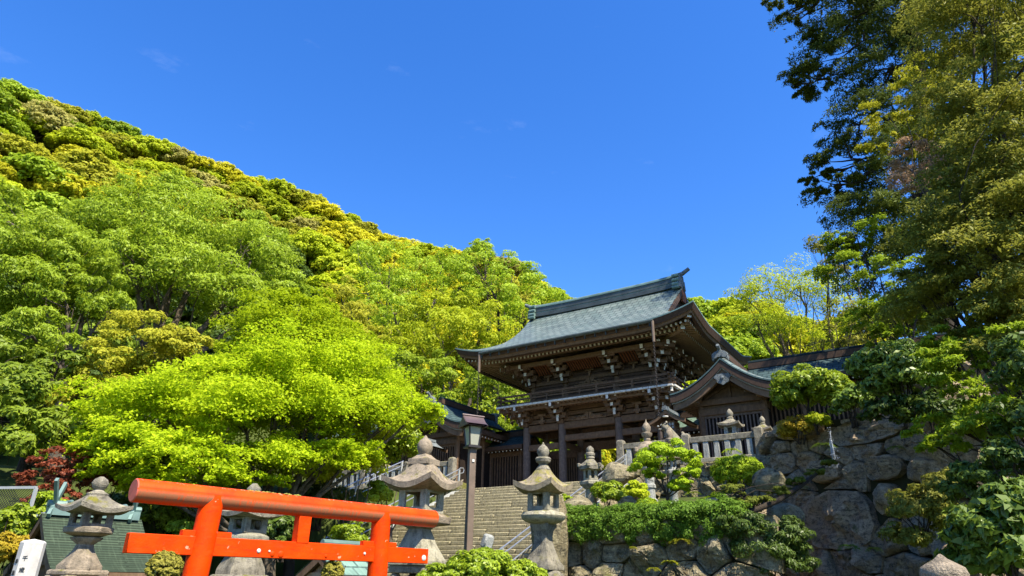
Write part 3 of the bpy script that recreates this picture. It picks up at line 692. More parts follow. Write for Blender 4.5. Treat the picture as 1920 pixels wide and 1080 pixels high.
    for s in (-1, 1):
        a, c = ((s*1.28, -2.2), (s*1.28, -.3)); lattice(*((a, c) if s < 0 else (c, a))[::1], 0.1, 2.15, 13)
        a, c = ((s*1.28, -.1), (s*1.28, 2.2)); lattice(*((a, c) if s < 0 else (c, a))[::1], 0.1, 2.15, 15)
        b = MB(); b.box((s*1.27, -.1, -.28), (.2, 4.6, .6)); b.box((s*1.27, -.1, 2.42), (.16, 4.7, .3)); b.build('side_beam', WM if sx < 0 else WD, w)
    b = MB(); b.box((0, (Y0+Y1)/2+.45, ZR+.34), (.30, Y1-Y0-.9, .26), 0, 0); b.tube([(0, Y0+.9, ZR+.50), (0, Y1, ZR+.50)], .11, 8, 1); b.build('ridge', [WK, CUD], w)
    b = MB()                                            # front ridge-end ornament: scrolled tile crest
    P = [(.74*a_, .74*c_) for a_, c_ in [(-.42, -.22), (-.46, 0), (-.34, .12), (-.30, .30), (-.14, .34), (-.09, .42), (0, .45), (.09, .42), (.14, .34), (.30, .30), (.34, .12), (.46, 0), (.42, -.22), (.2, -.02), (-.2, -.02)]]
    b.prism(P[::-1], (0, Y0-.02, ZR+.14), (1, 0, 0), (0, 0, 1), (0, 1, 0), .22); b.tube([(0, Y0+.5, ZR+.36), (0, Y0+.1, ZR+.42), (0, Y0-.18, ZR+.60)], [.07, .065, .075], 10)
    for s in (-1, 1): b.cyl((s*.2, Y0-.05, ZR+.2), (s*.2, Y0+.1, ZR+.2), .13, .13, 10)
    b.build('ridge_ornament', ORN, w, bevel=.012); b = MB(); b.box((0, Y1, ZR+.30), (.42, .2, .70)); b.tube([(0, Y1-.2, ZR+.60), (0, Y1+.45, ZR+.68)], .09, 8)
    b.build('ridge_ornament', ORN, w, bevel=.012)
    return w
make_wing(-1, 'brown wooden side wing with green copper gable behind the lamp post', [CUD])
make_wing(1, 'dark wooden side wing with swooping concave gable and tiled crest behind the stone fence', [CU])
def corridor(name, x0, x1, yr, zr, hw, drop, label, roofm, wallm):
    c = empty(name, L2W((x0+x1)/2, yr), ROT, label, 'corridor'); L = (x1-x0)/2
    def z(t): return zr-drop*(1-(1-abs(t))**1.35)
    b = MB(); b.grid(lambda i, j: (-L+2*L*i, hw*(2*j-1), z(2*j-1)), int(L*4), 22, 0, lambda i, j: (2*L*i, hw*2*j*1.15)); b.build('roof', roofm, c, smooth=60)
    b = MB()
    for s in (-1, 1): b.box((0, s*(hw-.03), z(1)-.11), (2*L, .14, .2), 0, 0)
    b.grid(lambda i, j: (-L+2*L*i, (hw-.1)*(2*j-1), z(2*j-1)-.2), 2, 12, 1)
    n = int(2*L/.22)
    for k in range(n):
        xx = -L+(k+.5)*2*L/n
        for s in (-1, 1): b.tube([(xx, s*(hw-.12), z(1)-.27), (xx, s*hw*.5, z(.5)-.27)], .045, 4, 1, True, 2)
    b.build('eave', [WK, WM, WHT], c)
    b = MB(); b.box((0, 0, zr+.06), (2*L, .3, .26), 0, 0); b.tube([(-L, 0, zr+.24), (L, 0, zr+.24)], .10, 8, 1); b.build('ridge', [WK, CUD], c)
    zb = -.6
    for s in (-1, 1):
        b = MB(); n = int(2*L/.16)
        for k in range(n): b.box((-L+2*L*(k+.5)/n, s*hw*.5, (zb+z(1)-.3)/2+.2), (.06, .06, z(1)-.5-zb))
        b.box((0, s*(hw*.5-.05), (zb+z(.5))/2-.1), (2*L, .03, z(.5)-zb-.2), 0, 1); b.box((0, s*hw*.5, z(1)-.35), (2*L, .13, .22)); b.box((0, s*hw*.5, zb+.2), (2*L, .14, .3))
        b.build('lattice_wall', [wallm, DARKM], c)
    for k in range(int(2*L/2)+1):
        b = MB(); xx = min(L-.1, -L+.1+2.*k); b.cyl((xx, -hw*.5-.02, zb), (xx, -hw*.5-.02, z(1)-.2), .1, .1, 12); b.build('post', wallm, c)
corridor('roofed_corridor', 8.2, 16.5, -.8, 4.33, 1.75, 1.1, 'long copper roofed corridor toned blue for tree shade running right behind the leafy laurel shrubs', [CUD], WD)
corridor('roofed_corridor', -16.5, -8.2, -.8, 4.33, 1.75, 1.1, 'pale green roofed corridor half hidden behind the maple and left wing', [CUL], WD)
corridor('connecting_corridor', -6.5, -3.95, 1.2, 3.0, 1.3, .75, 'short low corridor joining the gate to the brown left wing', [CUD], WD)
corridor('connecting_corridor', 3.95, 6.5, 1.2, 3.0, 1.3, .75, 'short low corridor joining the gate to the dark right wing', [CUL], WD)
# front slope of the left gable keeps the same copper as the rest of its roof
# ------------------------------------------------------------------ stairs
def make_stairs():
    s = empty('stone_staircase', L2W(0, -9, -4.6), ROT, 'broad flight of worn tan stone steps climbing to the gate', 'stairs'); rng = random.Random(3)
    n = 28; r, t = .148, .335; zt = -.6+4.6; yt = -5+9
    for k in range(n):
        b = MB(); x = -3.95; y1 = yt-t*k; z1 = zt-r*k
        while x < 3.94:
            w = min(rng.uniform(1.1, 2.6), 3.95-x)
            if 3.95-x-w < .3: w = 3.95-x
            j = rng.uniform(-.012, .012)
            b.box((x+w/2, y1-t/2+.35+j, z1-r/2+rng.uniform(-.004, .004)), (w-.012, t+.7, r-.010)); x += w
        b.build('step', STEP, s, bevel=.028)
    for sx in (-1, 1):
        b = MB(); x = sx*4.15; a = (x, yt+.5, zt); L = n*t
        P = [(-L, -n*r), (0, 0.06), (.6, 0.06), (.6, -1.0), (0, -1.0), (-L, -n*r-.9)]
        b.prism(P if sx > 0 else P, (x-.19, yt, zt), (0, 1, 0), (0, 0, 1), (1, 0, 0), .38); b.build('stringer', STB, s, bevel=.015)
    b = MB(); b.grid(lambda i, j: (-4.1+8.2*i, yt-n*t*j+.5, zt-n*r*j-.45), 1, 1); b.build('underside', GAP, s)
make_stairs()
def railing(X, label, both=1, y0=-5.0, y1=-12.6, loop=True):
    h = empty('handrail', L2W(X, y0, -.6), ROT, label, 'handrail', 'steel handrails of the staircase')
    L = y1-y0; sl_ = .148/.335
    for hz in (.92, .74) if both else (.85,):
        b = MB(); P = [(0, 0, hz), (0, L, hz+L*sl_)]
        if loop and hz == .92: P = [(0, .05, .74), (0, .22, .80), (0, .26, .92), (0, .18, 1.0), (0, .0, .98)]+[(0, -.1, hz-.04+.02), (0, L, hz+L*sl_)]
        b.tube(P, .024, 8); b.build('rail', STEEL, h)
    b = MB(); b.tube([(0.02, 0, .40), (.02, L, .40+L*sl_)], .018, 6); b.build('rail', STEEL, h)
    for k in range(6):
        y = -.1+(L+.3)*k/5; b = MB(); b.box((0, y, y*sl_+.45), (.075, .075, .95)); b.build('post', STEELG, h)
railing(-4.15, 'left steel handrail with a curled end at the top of the stairs')
railing(-4.95, 'outer steel handrail seen through the vermilion gateway', 1, -8.0, -14.6, False)
railing(4.15, 'right steel handrail descending towards the moss roofed lantern', 1, -5.2, -14, False)
# ------------------------------------------------------------------ stone balustrades
def balustrade(x0, x1, y, z, label, posts, n=4, drop=True):
    f = empty('stone_fence', L2W((x0+x1)/2, y, z), ROT, label, 'fence', 'stone fences on the terrace walls'); xm = (x0+x1)/2
    for p in posts:
        b = MB(); b.box((p-xm, 0, .52), (.30, .30, 1.12), 0, 0, (.97, .97)); b.box((p-xm, 0, 1.10), (.29, .29, .06), 0, 0, (.7, .7)); b.build('post', STD, f, bevel=.015)
    for a, c in zip(posts[:-1], posts[1:]):
        b = MB(); b.box(((a+c)/2-xm, 0, .86), (c-a-.3, .2, .22)); b.build('top_rail', STD, f, bevel=.02)
        b = MB(); b.box(((a+c)/2-xm, 0, .09), (c-a-.3, .24, .16)); b.build('bottom_rail', STG, f, bevel=.02)
        m = max(2, int(round((c-a)/.46)))
        for k in range(m):
            b = MB(); b.box((a-xm+.15+(c-a-.3)*(k+.5)/m, 0, .46), (.20, .17, .58)); b.build('baluster', STB, f, bevel=.012)
balustrade(3.88, 9.25, -5.05, -.22, 'grey stone fence above the right wall, its posts flanking the lion dog statue', [3.88, 6.56, 9.25])
balustrade(-13.0, -4.6, -5.05, -.25, 'mossy stone fence beneath the maple left of the stairs', [-13.0, -10.2, -7.4, -4.6])
# ------------------------------------------------------------------ stone lanterns
def pagoda_roof(b, w, h, lift, n=4, th=.10, rot=0, m=0, top=.18, curve=1.7, m2=None):
    """concave roof with upturned corners; w = half width to the flat side"""
    K = 6*n if n > 4 else 32
    def rad(a):
        q = (a % (2*math.pi/n))-math.pi/n; return 1/math.cos(q)
    def pt(a, s, dz=0):          # s 0 top .. 1 edge
        c = abs(((a % (2*math.pi/n))-math.pi/n)/(math.pi/n)); c = c**2.2
        r = (top+(w-top)*s)*(1+(rad(a)-1)*min(1, .25+s)); z = h*(1-s)**curve+lift*c*s**3
        return ((r)*math.cos(a+rot), (r)*math.sin(a+rot), z+dz)
    ns = 12; V = []; Fs = []
    for i in range(ns+1):
        for k in range(K): V.append(pt(2*math.pi*k/K, i/ns))
    for i in range(ns):
        for k in range(K): Fs.append([i*K+k, (i+1)*K+k, (i+1)*K+(k+1) % K, i*K+(k+1) % K])
    e0 = len(V)
    for k in range(K): p = pt(2*math.pi*k/K, 1, -th); V.append((p[0]*.985, p[1]*.985, p[2]))
    i0 = len(V)
    for k in range(K): p = pt(2*math.pi*k/K, .45); V.append((p[0], p[1], -th*1.05))
    for k in range(K):
        k2 = (k+1) % K; Fs.append([ns*K+k, e0+k, e0+k2, ns*K+k2]); Fs.append([e0+k, i0+k, i0+k2, e0+k2])
    Fs.append([k for k in range(K)][::-1][::-1]); Fs.append([i0+k for k in range(K)][::-1])
    b.add(V, Fs, m)
def firebox(b, hw, h, win=.55, n=4, rot=0, m=0, wall=.06):
    """hollow light chamber with an open window in every face"""
    for k in range(n):
        a = rot+2*math.pi*(k+.5)/n+math.pi/n*0; W = hw*math.tan(math.pi/n); c, s = math.cos(a), math.sin(a)
        def P(q, z, r): return (r*c-q*s, r*s+q*c, z)
        ww, z0, z1 = W*win, h*.2, h*.82; r0, r1 = hw, hw-wall; W1 = W*(r1/hw)
        O = [P(-W, 0, r0), P(W, 0, r0), P(W, h, r0), P(-W, h, r0)]; I = [P(-ww, z0, r0), P(ww, z0, r0), P(ww, z1, r0), P(-ww, z1, r0)]
        J = [P(-ww, z0, r1), P(ww, z0, r1), P(ww, z1, r1), P(-ww, z1, r1)]; Q = [P(-W1, 0, r1), P(W1, 0, r1), P(W1, h, r1), P(-W1, h, r1)]
        V = O+I+J+Q; Fs = []
        for i in range(4):
            j = (i+1) % 4; Fs += [[i, j, 4+j, 4+i], [4+i, 4+j, 8+j, 8+i], [8+i, 8+j, 12+j, 12+i]]
        b.add(V, Fs, m)
    b.lathe([(hw, -.01), (hw, .012)], n, (0, 0, 0), m, rot, True); b.lathe([(hw, h-.012), (hw, h+.01)], n, (0, 0, 0), m, rot, True)
def onion(r, h): return [(r*.45, 0), (r*.62, h*.06), (r*.95, h*.2), (r*1.0, h*.36), (r*.9, h*.52), (r*.62, h*.68), (r*.3, h*.82), (r*.1, h*.93), (.004, h)]
def stone_lantern(loc, rz, label, spec, k=1., kz=1.):
    e = empty('stone_lantern', loc, rz, label, 'stone lantern', 'stone lanterns around the shrine')
    for nm, mt, fn, bev in spec:
        b = MB(); fn(b); b.build(nm, mt, e, bevel=bev, smooth=40)
    e.scale = (k, k, kz); return e
def shift(fn, z):
    def f(b):
        t = MB(); fn(t); b.add([(p[0], p[1], p[2]+z) for p in t.V], t.F, 0); b.M[-len(t.M):] = t.M
    return f
q4 = math.pi/4
# tall lantern behind the right end of the vermilion gateway
stone_lantern(at(781, 1076, 12.6)-np.array([0, 0, .32]), ROT+R_(6), 'big square stone lantern with pinkish curved roof and onion finial behind the vermilion gateway', [
    ('plinth', STG, lambda b: b.box((0, 0, .12), (1.35, 1.35, .30)), .03),
    ('foot_slab', STG, lambda b: (b.box((0, 0, .52), (.98, .98, .16)), [b.lathe([(.03, .0), (.10, .03), (.125, .1), (.10, .17), (.03, .2)], 12, (x, y, .26)) for x in (-.36, .36) for y in (-.36, .36)]), .02),
    ('shaft', STM, lambda b: (b.lathe([(.54, .60), (.54, .72), (.49, .76), (.34, 1.05), (.24, 1.32), (.20, 1.42)], 4, (0, 0, 0), 0, q4, True),), .02),
    ('plate', STP, lambda b: b.lathe([(.22, 1.40), (.30, 1.46), (.56, 1.52), (.58, 1.68), (.50, 1.72), (.40, 1.76)], 4, (0, 0, 0), 0, q4, True), .02),
    ('firebox', STM, shift(lambda b: firebox(b, .41, .54, .56, 4, q4, 0, .09), 1.76), .015),
    ('roof', STP, shift(lambda b: pagoda_roof(b, .76, .54, .20, 4, .13, q4, 0, .26, 1.7), 2.40), .0),
    ('collar', STP, lambda b: b.lathe([(.30, 2.86), (.30, 3.0), (.24, 3.02), (.17, 3.08), (.12, 3.13)], 4, (0, 0, 0), 0, q4, True), .01),
    ('finial', STP, lambda b: b.lathe([(r, z+3.12) for r, z in [(.13, 0), (.175, .06), (.205, .15), (.20, .25), (.15, .34), (.07, .40), (.02, .47)]], 20), 0)], .70, .745)
# moss roofed lantern beside the stairs
lb = stone_lantern(at(1019, 1079, 14.)-np.array([0, 0, .4]), ROT+R_(0), 'square stone lantern with yellow moss on its roof and double finial beside the stairs', [
    ('plinth', STD, lambda b: b.box((0, 0, .14), (1.3, 1.3, .32)), .03),
    ('foot_stone', STD, lambda b: (b.lathe([(.56, .32), (.58, .42), (.54, .54), (.42, .63), (.33, .66)], 12, (0, 0, 0), 0, q4), [b.box((x, y, .36), (.28, .28, .2)) for x in (-.38, .38) for y in (-.38, .38)]), .02),
    ('shaft', STD, lambda b: b.lathe([(.40, .64), (.40, .74), (.33, .84), (.25, 1.05), (.19, 1.28), (.18, 1.42), (.20, 1.56), (.26, 1.66), (.26, 1.74)], 4, (0, 0, 0), 0, q4, True), .012),
    ('plate', STM, lambda b: b.lathe([(.30, 1.72), (.48, 1.78), (.57, 1.84), (.60, 1.92), (.55, 2.0), (.40, 2.03), (.34, 2.05)], 28), 0),
    ('firebox', STG, shift(lambda b: firebox(b, .31, .48, .52, 4, q4, 0, .07), 2.05), .015),
    ('roof', STY, shift(lambda b: pagoda_roof(b, .60, .44, .17, 4, .14, q4, 0, .20, 1.6), 2.63), 0),
    ('finial', STD, lambda b: b.lathe([(.20, 3.02), (.21, 3.08), (.15, 3.17), (.11, 3.2), (.13, 3.24), (.20, 3.28), (.22, 3.36), (.19, 3.40), (.12, 3.41), (.14, 3.45), (.17, 3.52), (.165, 3.60), (.11, 3.68), (.045, 3.73), (.015, 3.80)], 18), 0)], .74, .77)
# slim round-columned lantern on the planted terrace
stone_lantern(at(1110, 972, 18.9), R_(12), 'slim hexagonal stone lantern with scroll cornered roof on a round column above the hedge', [
    ('column', STG, lambda b: b.lathe([(.24, -.5), (.24, .05), (.165, .08), (.15, .5), (.155, .82)], 18), 0),
    ('plate', STG, lambda b: b.lathe([(.17, .80), (.27, .90), (.29, .92), (.29, 1.0), (.23, 1.03)], 6, (0, 0, 0), 0, 0, True), .01),
    ('firebox', STG, shift(lambda b: firebox(b, .19, .36, .42, 6, 0, 0, .05), 1.02), .008),
    ('roof', STD, lambda b: (shift(lambda b: pagoda_roof(b, .31, .22, .03, 6, .10, 0, 0, .10, 1.2), 1.44)(b), [b.lathe([(.02, 0), (.055, .02), (.055, .10), (.02, .12)], 8, (.345*math.cos(a), .345*math.sin(a), 1.40)) for a in [math.pi/3*k for k in range(6)]]), 0),
    ('finial', STD, lambda b: b.lathe([(.10, 1.64), (.13, 1.68), (.12, 1.74), (.14, 1.76), (.14, 1.82), (.10, 1.86), (.12, 1.9), (.10, 1.98), (.03, 2.04)], 14), 0)], .95, .93)
# weathered lantern in front of the little green roofed shrine
stone_lantern(at(145, 1079, 11.4)-np.array([0, 0, .1]), ROT, 'small weathered stone lantern standing before the green roofed side shrine', [
    ('foot_slab', STP, lambda b: (b.box((0, 0, .0), (1.1, 1.1, .16)), b.box((0, 0, .20), (.66, .66, .12)), [b.box((x, y, .11), (.2, .2, .12)) for x in (-.24, .24) for y in (-.24, .24)]), .035),
    ('shaft', STP, lambda b: b.lathe([(.28, .25), (.28, .33), (.23, .42), (.14, .62), (.11, .74), (.20, .84), (.21, .88)], 6, (0, 0, 0), 0, 0, True), .012),
    ('plate', STP, lambda b: b.lathe([(.13, .87), (.31, .96), (.32, 1.07), (.24, 1.09)], 6, (0, 0, 0), 0, 0, True), .012),
    ('firebox', STP, shift(lambda b: firebox(b, .235, .30, .55, 4, q4, 0, .05), 1.08), .01),
    ('roof', STD, shift(lambda b: pagoda_roof(b, .42, .27, .10, 4, .09, q4, 0, .15, 1.4), 1.44), 0),
    ('finial', STD, lambda b: b.lathe([(.16, 1.66), (.17, 1.74), (.10, 1.79), (.07, 1.83), (.11, 1.88), (.13, 1.96), (.10, 2.04), (.03, 2.10)], 14), 0)], .85, .66)
# lantern seen through the gateway
stone_lantern(at(452, 1068, 15.5)-np.array([0, 0, .5]), ROT, 'shaded stone lantern with a round plate seen between the vermilion gateway beams', [
    ('foot_stone', STD, lambda b: b.lathe([(.75, 0), (.75, .3), (.62, .5), (.58, .55)], 10), .03),
    ('shaft', STD, lambda b: b.lathe([(.50, .52), (.48, .70), (.38, .95), (.30, 1.2), (.32, 1.3)], 6), 0),
    ('plate', STG, lambda b: b.lathe([(.32, 1.28), (.44, 1.34), (.48, 1.42), (.46, 1.52), (.36, 1.58), (.30, 1.6)], 24), 0),
    ('firebox', STG, shift(lambda b: firebox(b, .28, .42, .5, 4, q4, 0, .07), 1.6), .01),
    ('roof', STD, shift(lambda b: pagoda_roof(b, .52, .36, .10, 4, .12, q4, 0, .16, 1.5), 2.12), 0),
    ('finial', STD, lambda b: b.lathe([(.14, 2.45), (.17, 2.55), (.10, 2.6), (.15, 2.68), (.15, 2.78), (.05, 2.92)], 14), 0)], .95, .74)
# the tip of a lantern at the lower edge, and the two paired lanterns by the fence
def small_lantern(loc, rz, label, sc, mt, mr, n=4):
    return stone_lantern(loc, rz, label, [
        ('base', mt, lambda b: b.box((0, 0, .10*sc), (.56*sc, .56*sc, .2*sc)), .015),
        ('shaft', mt, lambda b: b.lathe([(.20*sc, .2*sc), (.19*sc, .22*sc), (.16*sc, .85*sc)], n, (0, 0, 0), 0, q4, True), .01),
        ('plate', mt, lambda b: b.lathe([(.17*sc, .84*sc), (.27*sc, .92*sc), (.28*sc, 1.02*sc), (.22*sc, 1.04*sc)], n, (0, 0, 0), 0, q4, True), .01),
        ('firebox', mt, shift(lambda b: firebox(b, .19*sc, .30*sc, .35, n, q4, 0, .05*sc), 1.04*sc), .008),
        ('roof', mr, shift(lambda b: pagoda_roof(b, .36*sc, .20*sc, .06*sc, n, .07*sc, q4, 0, .1*sc, 1.3), 1.39*sc), 0),
        ('finial', mr, lambda b: b.lathe([(r*sc, (z+1.57)*sc) for r, z in [(.09, 0), (.12, .05), (.08, .09), (.11, .15), (.115, .22), (.07, .30), (.02, .36)]], 14), 0)])
small_lantern(L2W(8.05, -4.15, -.35), ROT, 'taller stone lantern with dark roof and crescent window behind the right stone fence', 1.16, STB, STD)
small_lantern(L2W(9.22, -4.15, -.35), ROT, 'shorter stone lantern with dark roof at the right end of the stone fence', .95, STB, STD)
small_lantern(L2W(-9.6, -4.3, -.35), ROT, 'small stone lantern with mossy cap under the maple by the left fence', .9, STD, STY)
stone_lantern(at(1762, 1040, 6.5)-np.array([0, 0, 1.92]), 0, 'stone lantern at the lower right corner showing only its rounded cap', [
    ('shaft', STP, lambda b: b.lathe([(.26, 0), (.26, .2), (.16, .25), (.14, 1.0)], 16), 0),
    ('plate', STP, lambda b: b.lathe([(.15, .98), (.28, 1.08), (.28, 1.16), (.2, 1.18)], 6, (0, 0, 0), 0, 0, True), .01),
    ('firebox', STP, shift(lambda b: firebox(b, .17, .28, .4, 6, 0, 0, .05), 1.18), .01),
    ('roof', STP, shift(lambda b: pagoda_roof(b, .34, .16, .03, 6, .08, 0, 0, .1, 1.2), 1.52), 0),
    ('finial', STP, lambda b: b.lathe([(.10, 1.66), (.152, 1.72), (.168, 1.78), (.15, 1.83), (.09, 1.865), (.045, 1.89), (.02, 1.915), (.006, 1.925)], 24), 0)])
# two turned stone lanterns behind the clipped tree
def turned(loc, label, s):
    stone_lantern(loc, R_(20), label, [
        ('base', STB, lambda b: (b.box((0, 0, .12), (.9*s, .9*s, .25)), b.box((0, 0, .34), (.62*s, .62*s, .22))), .02),
        ('column', STB, lambda b: b.lathe([(.24*s, .44), (.24*s, .62), (.17*s, .68), (.16*s, .95), (.20*s, .99), (.20*s, 1.07), (.16*s, 1.11), (.15*s, 1.45), (.2*s, 1.5)], 18), 0),
        ('plate', STB, lambda b: b.lathe([(.2*s, 1.48), (.32*s, 1.56), (.33*s, 1.64), (.25*s, 1.68)], 18), 0),
        ('firebox', STB, shift(lambda b: firebox(b, .2*s, .34, .42, 6, 0, 0, .05), 1.68), .01),
        ('roof', STP, lambda b: (b.lathe([(.44*s, 2.03), (.45*s, 2.08), (.38*s, 2.22), (.24*s, 2.36), (.12*s, 2.42)], 18), [b.lathe([(.03, 0), (.09*s, .03), (.09*s, .14), (.03, .17)], 10, (.46*s*math.cos(a), .46*s*math.sin(a), 2.04)) for a in [math.pi/3*k for k in range(6)]]), 0),
        ('finial', STP, lambda b: b.lathe([(.11*s, 2.42), (.13*s, 2.47), (.10*s, 2.52), (.18*s, 2.6), (.19*s, 2.68), (.11*s, 2.71), (.15*s, 2.8), (.15*s, 2.88), (.09*s, 2.98), (.03*s, 3.04), (.01, 3.14)], 16), 0)])
turned(at(1222, 962, 22.)-np.array([0, 0, .25]), 'pale turned stone lantern with domed roof behind the cloud pruned tree', .92)
turned(at(1266, 962, 23.)-np.array([0, 0, .35]), 'second pale stone lantern whose onion finial shows just right of its taller twin', .80)
# ------------------------------------------------------------------ vermilion torii in front
def make_torii():
    S = 1.25; az = R_(42.3); tx = np.array([math.sin(az), math.cos(az), 0]); P0 = at(440, 905, 7.8*S)
    base = P0.copy(); base[2] = ground_z(P0[0], P0[1])
    e = empty('torii', base, math.pi/2-az, 'vermilion wooden gateway with a round weathered top beam and white bolt caps', 'gateway')
    zz = lambda z: 1.6+(z-1.6)*S-base[2]
    rr = .108*S
    b = MB(); b.cyl((0, 0, 0), (3.77*S, 0, 0), rr*1.0, rr*.98, 40, 0, True, 1); o = b.build('top_beam', [REDL, plain('faded_log_end', (.50, .10, .06), .6)], e, (-.97*S, 0, zz(2.305)), bevel=.012)
    for x, k in ((-.20, .045), (1.935, -.02)):
        top = zz(2.31); b = MB(); b.cyl((x*S-k*(top+.3), 0, -.3), (x*S, 0, top+.02), .130*S, .113*S, 36); b.build('post', RED, e)
    b = MB(); b.box((0, 0, 0), (3.62*S, .10*S, .175*S)); nuki = b.build('tie_beam', RED, e, (.885*S, 0, zz(1.845)), bevel=.008)
    for x in (-.66, 1.78): 
        pass
    for x, r in ((2.62, .034), (.36, .022), (1.70, .016), (.48, .012)):
        b = MB(); b.lathe([(.004, .012), (r*.7*S, .010), (r*S, .002), (r*S, -.02)][::-1], 14)
        c = b.build('bolt_cap', WHT, nuki); c.rotation_euler = (R_(90), 0, 0); c.location = (x*S-.885*S, -.05*S-.004, (-.02 if x > 2 else .0 if x > 1 else -.02)*S)
    for x, r in ((.52, .03), (.62, .036), (1.18, .02), (-.6, .02)):
        b = MB(); b.lathe([(.004, .014), (r*.7*S, .010), (r*S, .0), (r*S, -.02)][::-1], 14)
        c = b.build('wood_plug', RED, nuki); c.rotation_euler = (R_(90), 0, 0); c.location = (x*S-.885*S, -.05*S-.002, -.045*S)
    b = MB(); b.box((0, 0, 0), (.15*S, .11*S, .30*S)); b.build('centre_strut', RED, e, (.86*S, .0, zz(2.07)), bevel=.006)
    for x in (-.20, 1.93):
        b = MB(); b.box((0, 0, 0), (.50*S, .075*S, .055*S), 0, 0, (.985, 1)); b.build('wedge', RED, e, (x*S, 0, zz(1.958)), bevel=.005)
    b = MB(); rng = random.Random(5)
    for k in range(26):
        x = rng.uniform(.35, .95)*S-.97*S+.97*S*.9; b.lathe([(.02, -.01), (rng.uniform(.02, .04), .0), (.012, rng.uniform(.01, .018))], 6, (x-.1, rng.uniform(-.04, .05), zz(2.305)+rr-.004))
    b.build('moss_patch', plain('beam_moss', (.20, .19, .03), .9, var=.5, sc=30), e)
    return e
make_torii()
# ------------------------------------------------------------------ lamp post
def make_lamp():
    P = at(878.3, 1020, 13.7); zt = at(886, 797, 13.7)[2]; bz = float(ground_z(P[0], P[1])); H = zt-bz
    e = empty('lamp_post', (P[0], P[1], bz), R_(28), 'brown square lamp post with a roofed four sided glass lantern head', 'lamp post')
    hz = H-.44
    b = MB(); b.box((0, 0, (hz-.02)/2), (.132, .132, hz-.02)); b.box((0, 0, .1), (.24, .24, .2)); b.build('post', POST, e, bevel=.01)
    b = MB(); b.box((0, 0, hz-.13), (.11, .11, .2)); b.box((0, 0, hz-.01), (.28, .28, .035)); b.box((0, 0, hz+.012), (.22, .22, .03))
    for i in (-1, 1):
        for j in (-1, 1): b.beam((i*.095, j*.095, hz), (i*.135, j*.135, hz+.40), .026, .026)
    b.box((0, 0, hz+.405), (.31, .31, .03)); hd = b.build('lantern_frame', IRON, e)
    for a in range(4):
        b = MB(); c, s = math.cos(a*math.pi/2), math.sin(a*math.pi/2)
        V = [(-.083, .093, hz+.03), (.083, .093, hz+.03), (.122, .131, hz+.39), (-.122, .131, hz+.39)]
        b.add([(p[0]*c-p[1]*s, p[0]*s+p[1]*c, p[2]) for p in V], [[0, 1, 2, 3]]); b.build('glass_pane', GLASS, e)
    b = MB(); b.cyl((0, 0, hz+.02), (0, 0, hz+.20), .035, .035, 12); b.cyl((0, 0, hz+.2), (0, 0, hz+.30), .03, .03, 12); b.build('bulb', WHT, e)
    b = MB(); zt_ = hz+.42
    def r(i, j): x = .225*(2*i-1); y = .235*(2*j-1); return (x, y, zt_+.19*(1-abs(2*j-1))**1.5+.012)
    b.grid(r, 10, 16); b.grid(lambda i, j: (r(i, j)[0]*.97, r(i, j)[1]*.97, r(i, j)[2]-.035), 10, 16, 0, None, True)
    for s in (-1, 1):
        Pp = [(.235*(2*k/16-1), .19*(1-abs(2*k/16-1))**1.5) for k in range(17)]+[(.22, -.025), (-.22, -.025)]
        b.prism(Pp, (s*.215, 0, zt_), (0, 1, 0), (0, 0, 1), (s*.02, 0, 0), 1)
    b.cyl((-.245, 0, zt_+.21), (.245, 0, zt_+.21), .022, .022, 8)
    b.build('lantern_roof', plain('maroon_lamp_roof', (.085, .055, .055), .45, .2), e)
    b = MB(); b.box((0, -.078, hz-.28), (.05, .01, .05)); b.build('number_plate', WHT, e)
make_lamp()
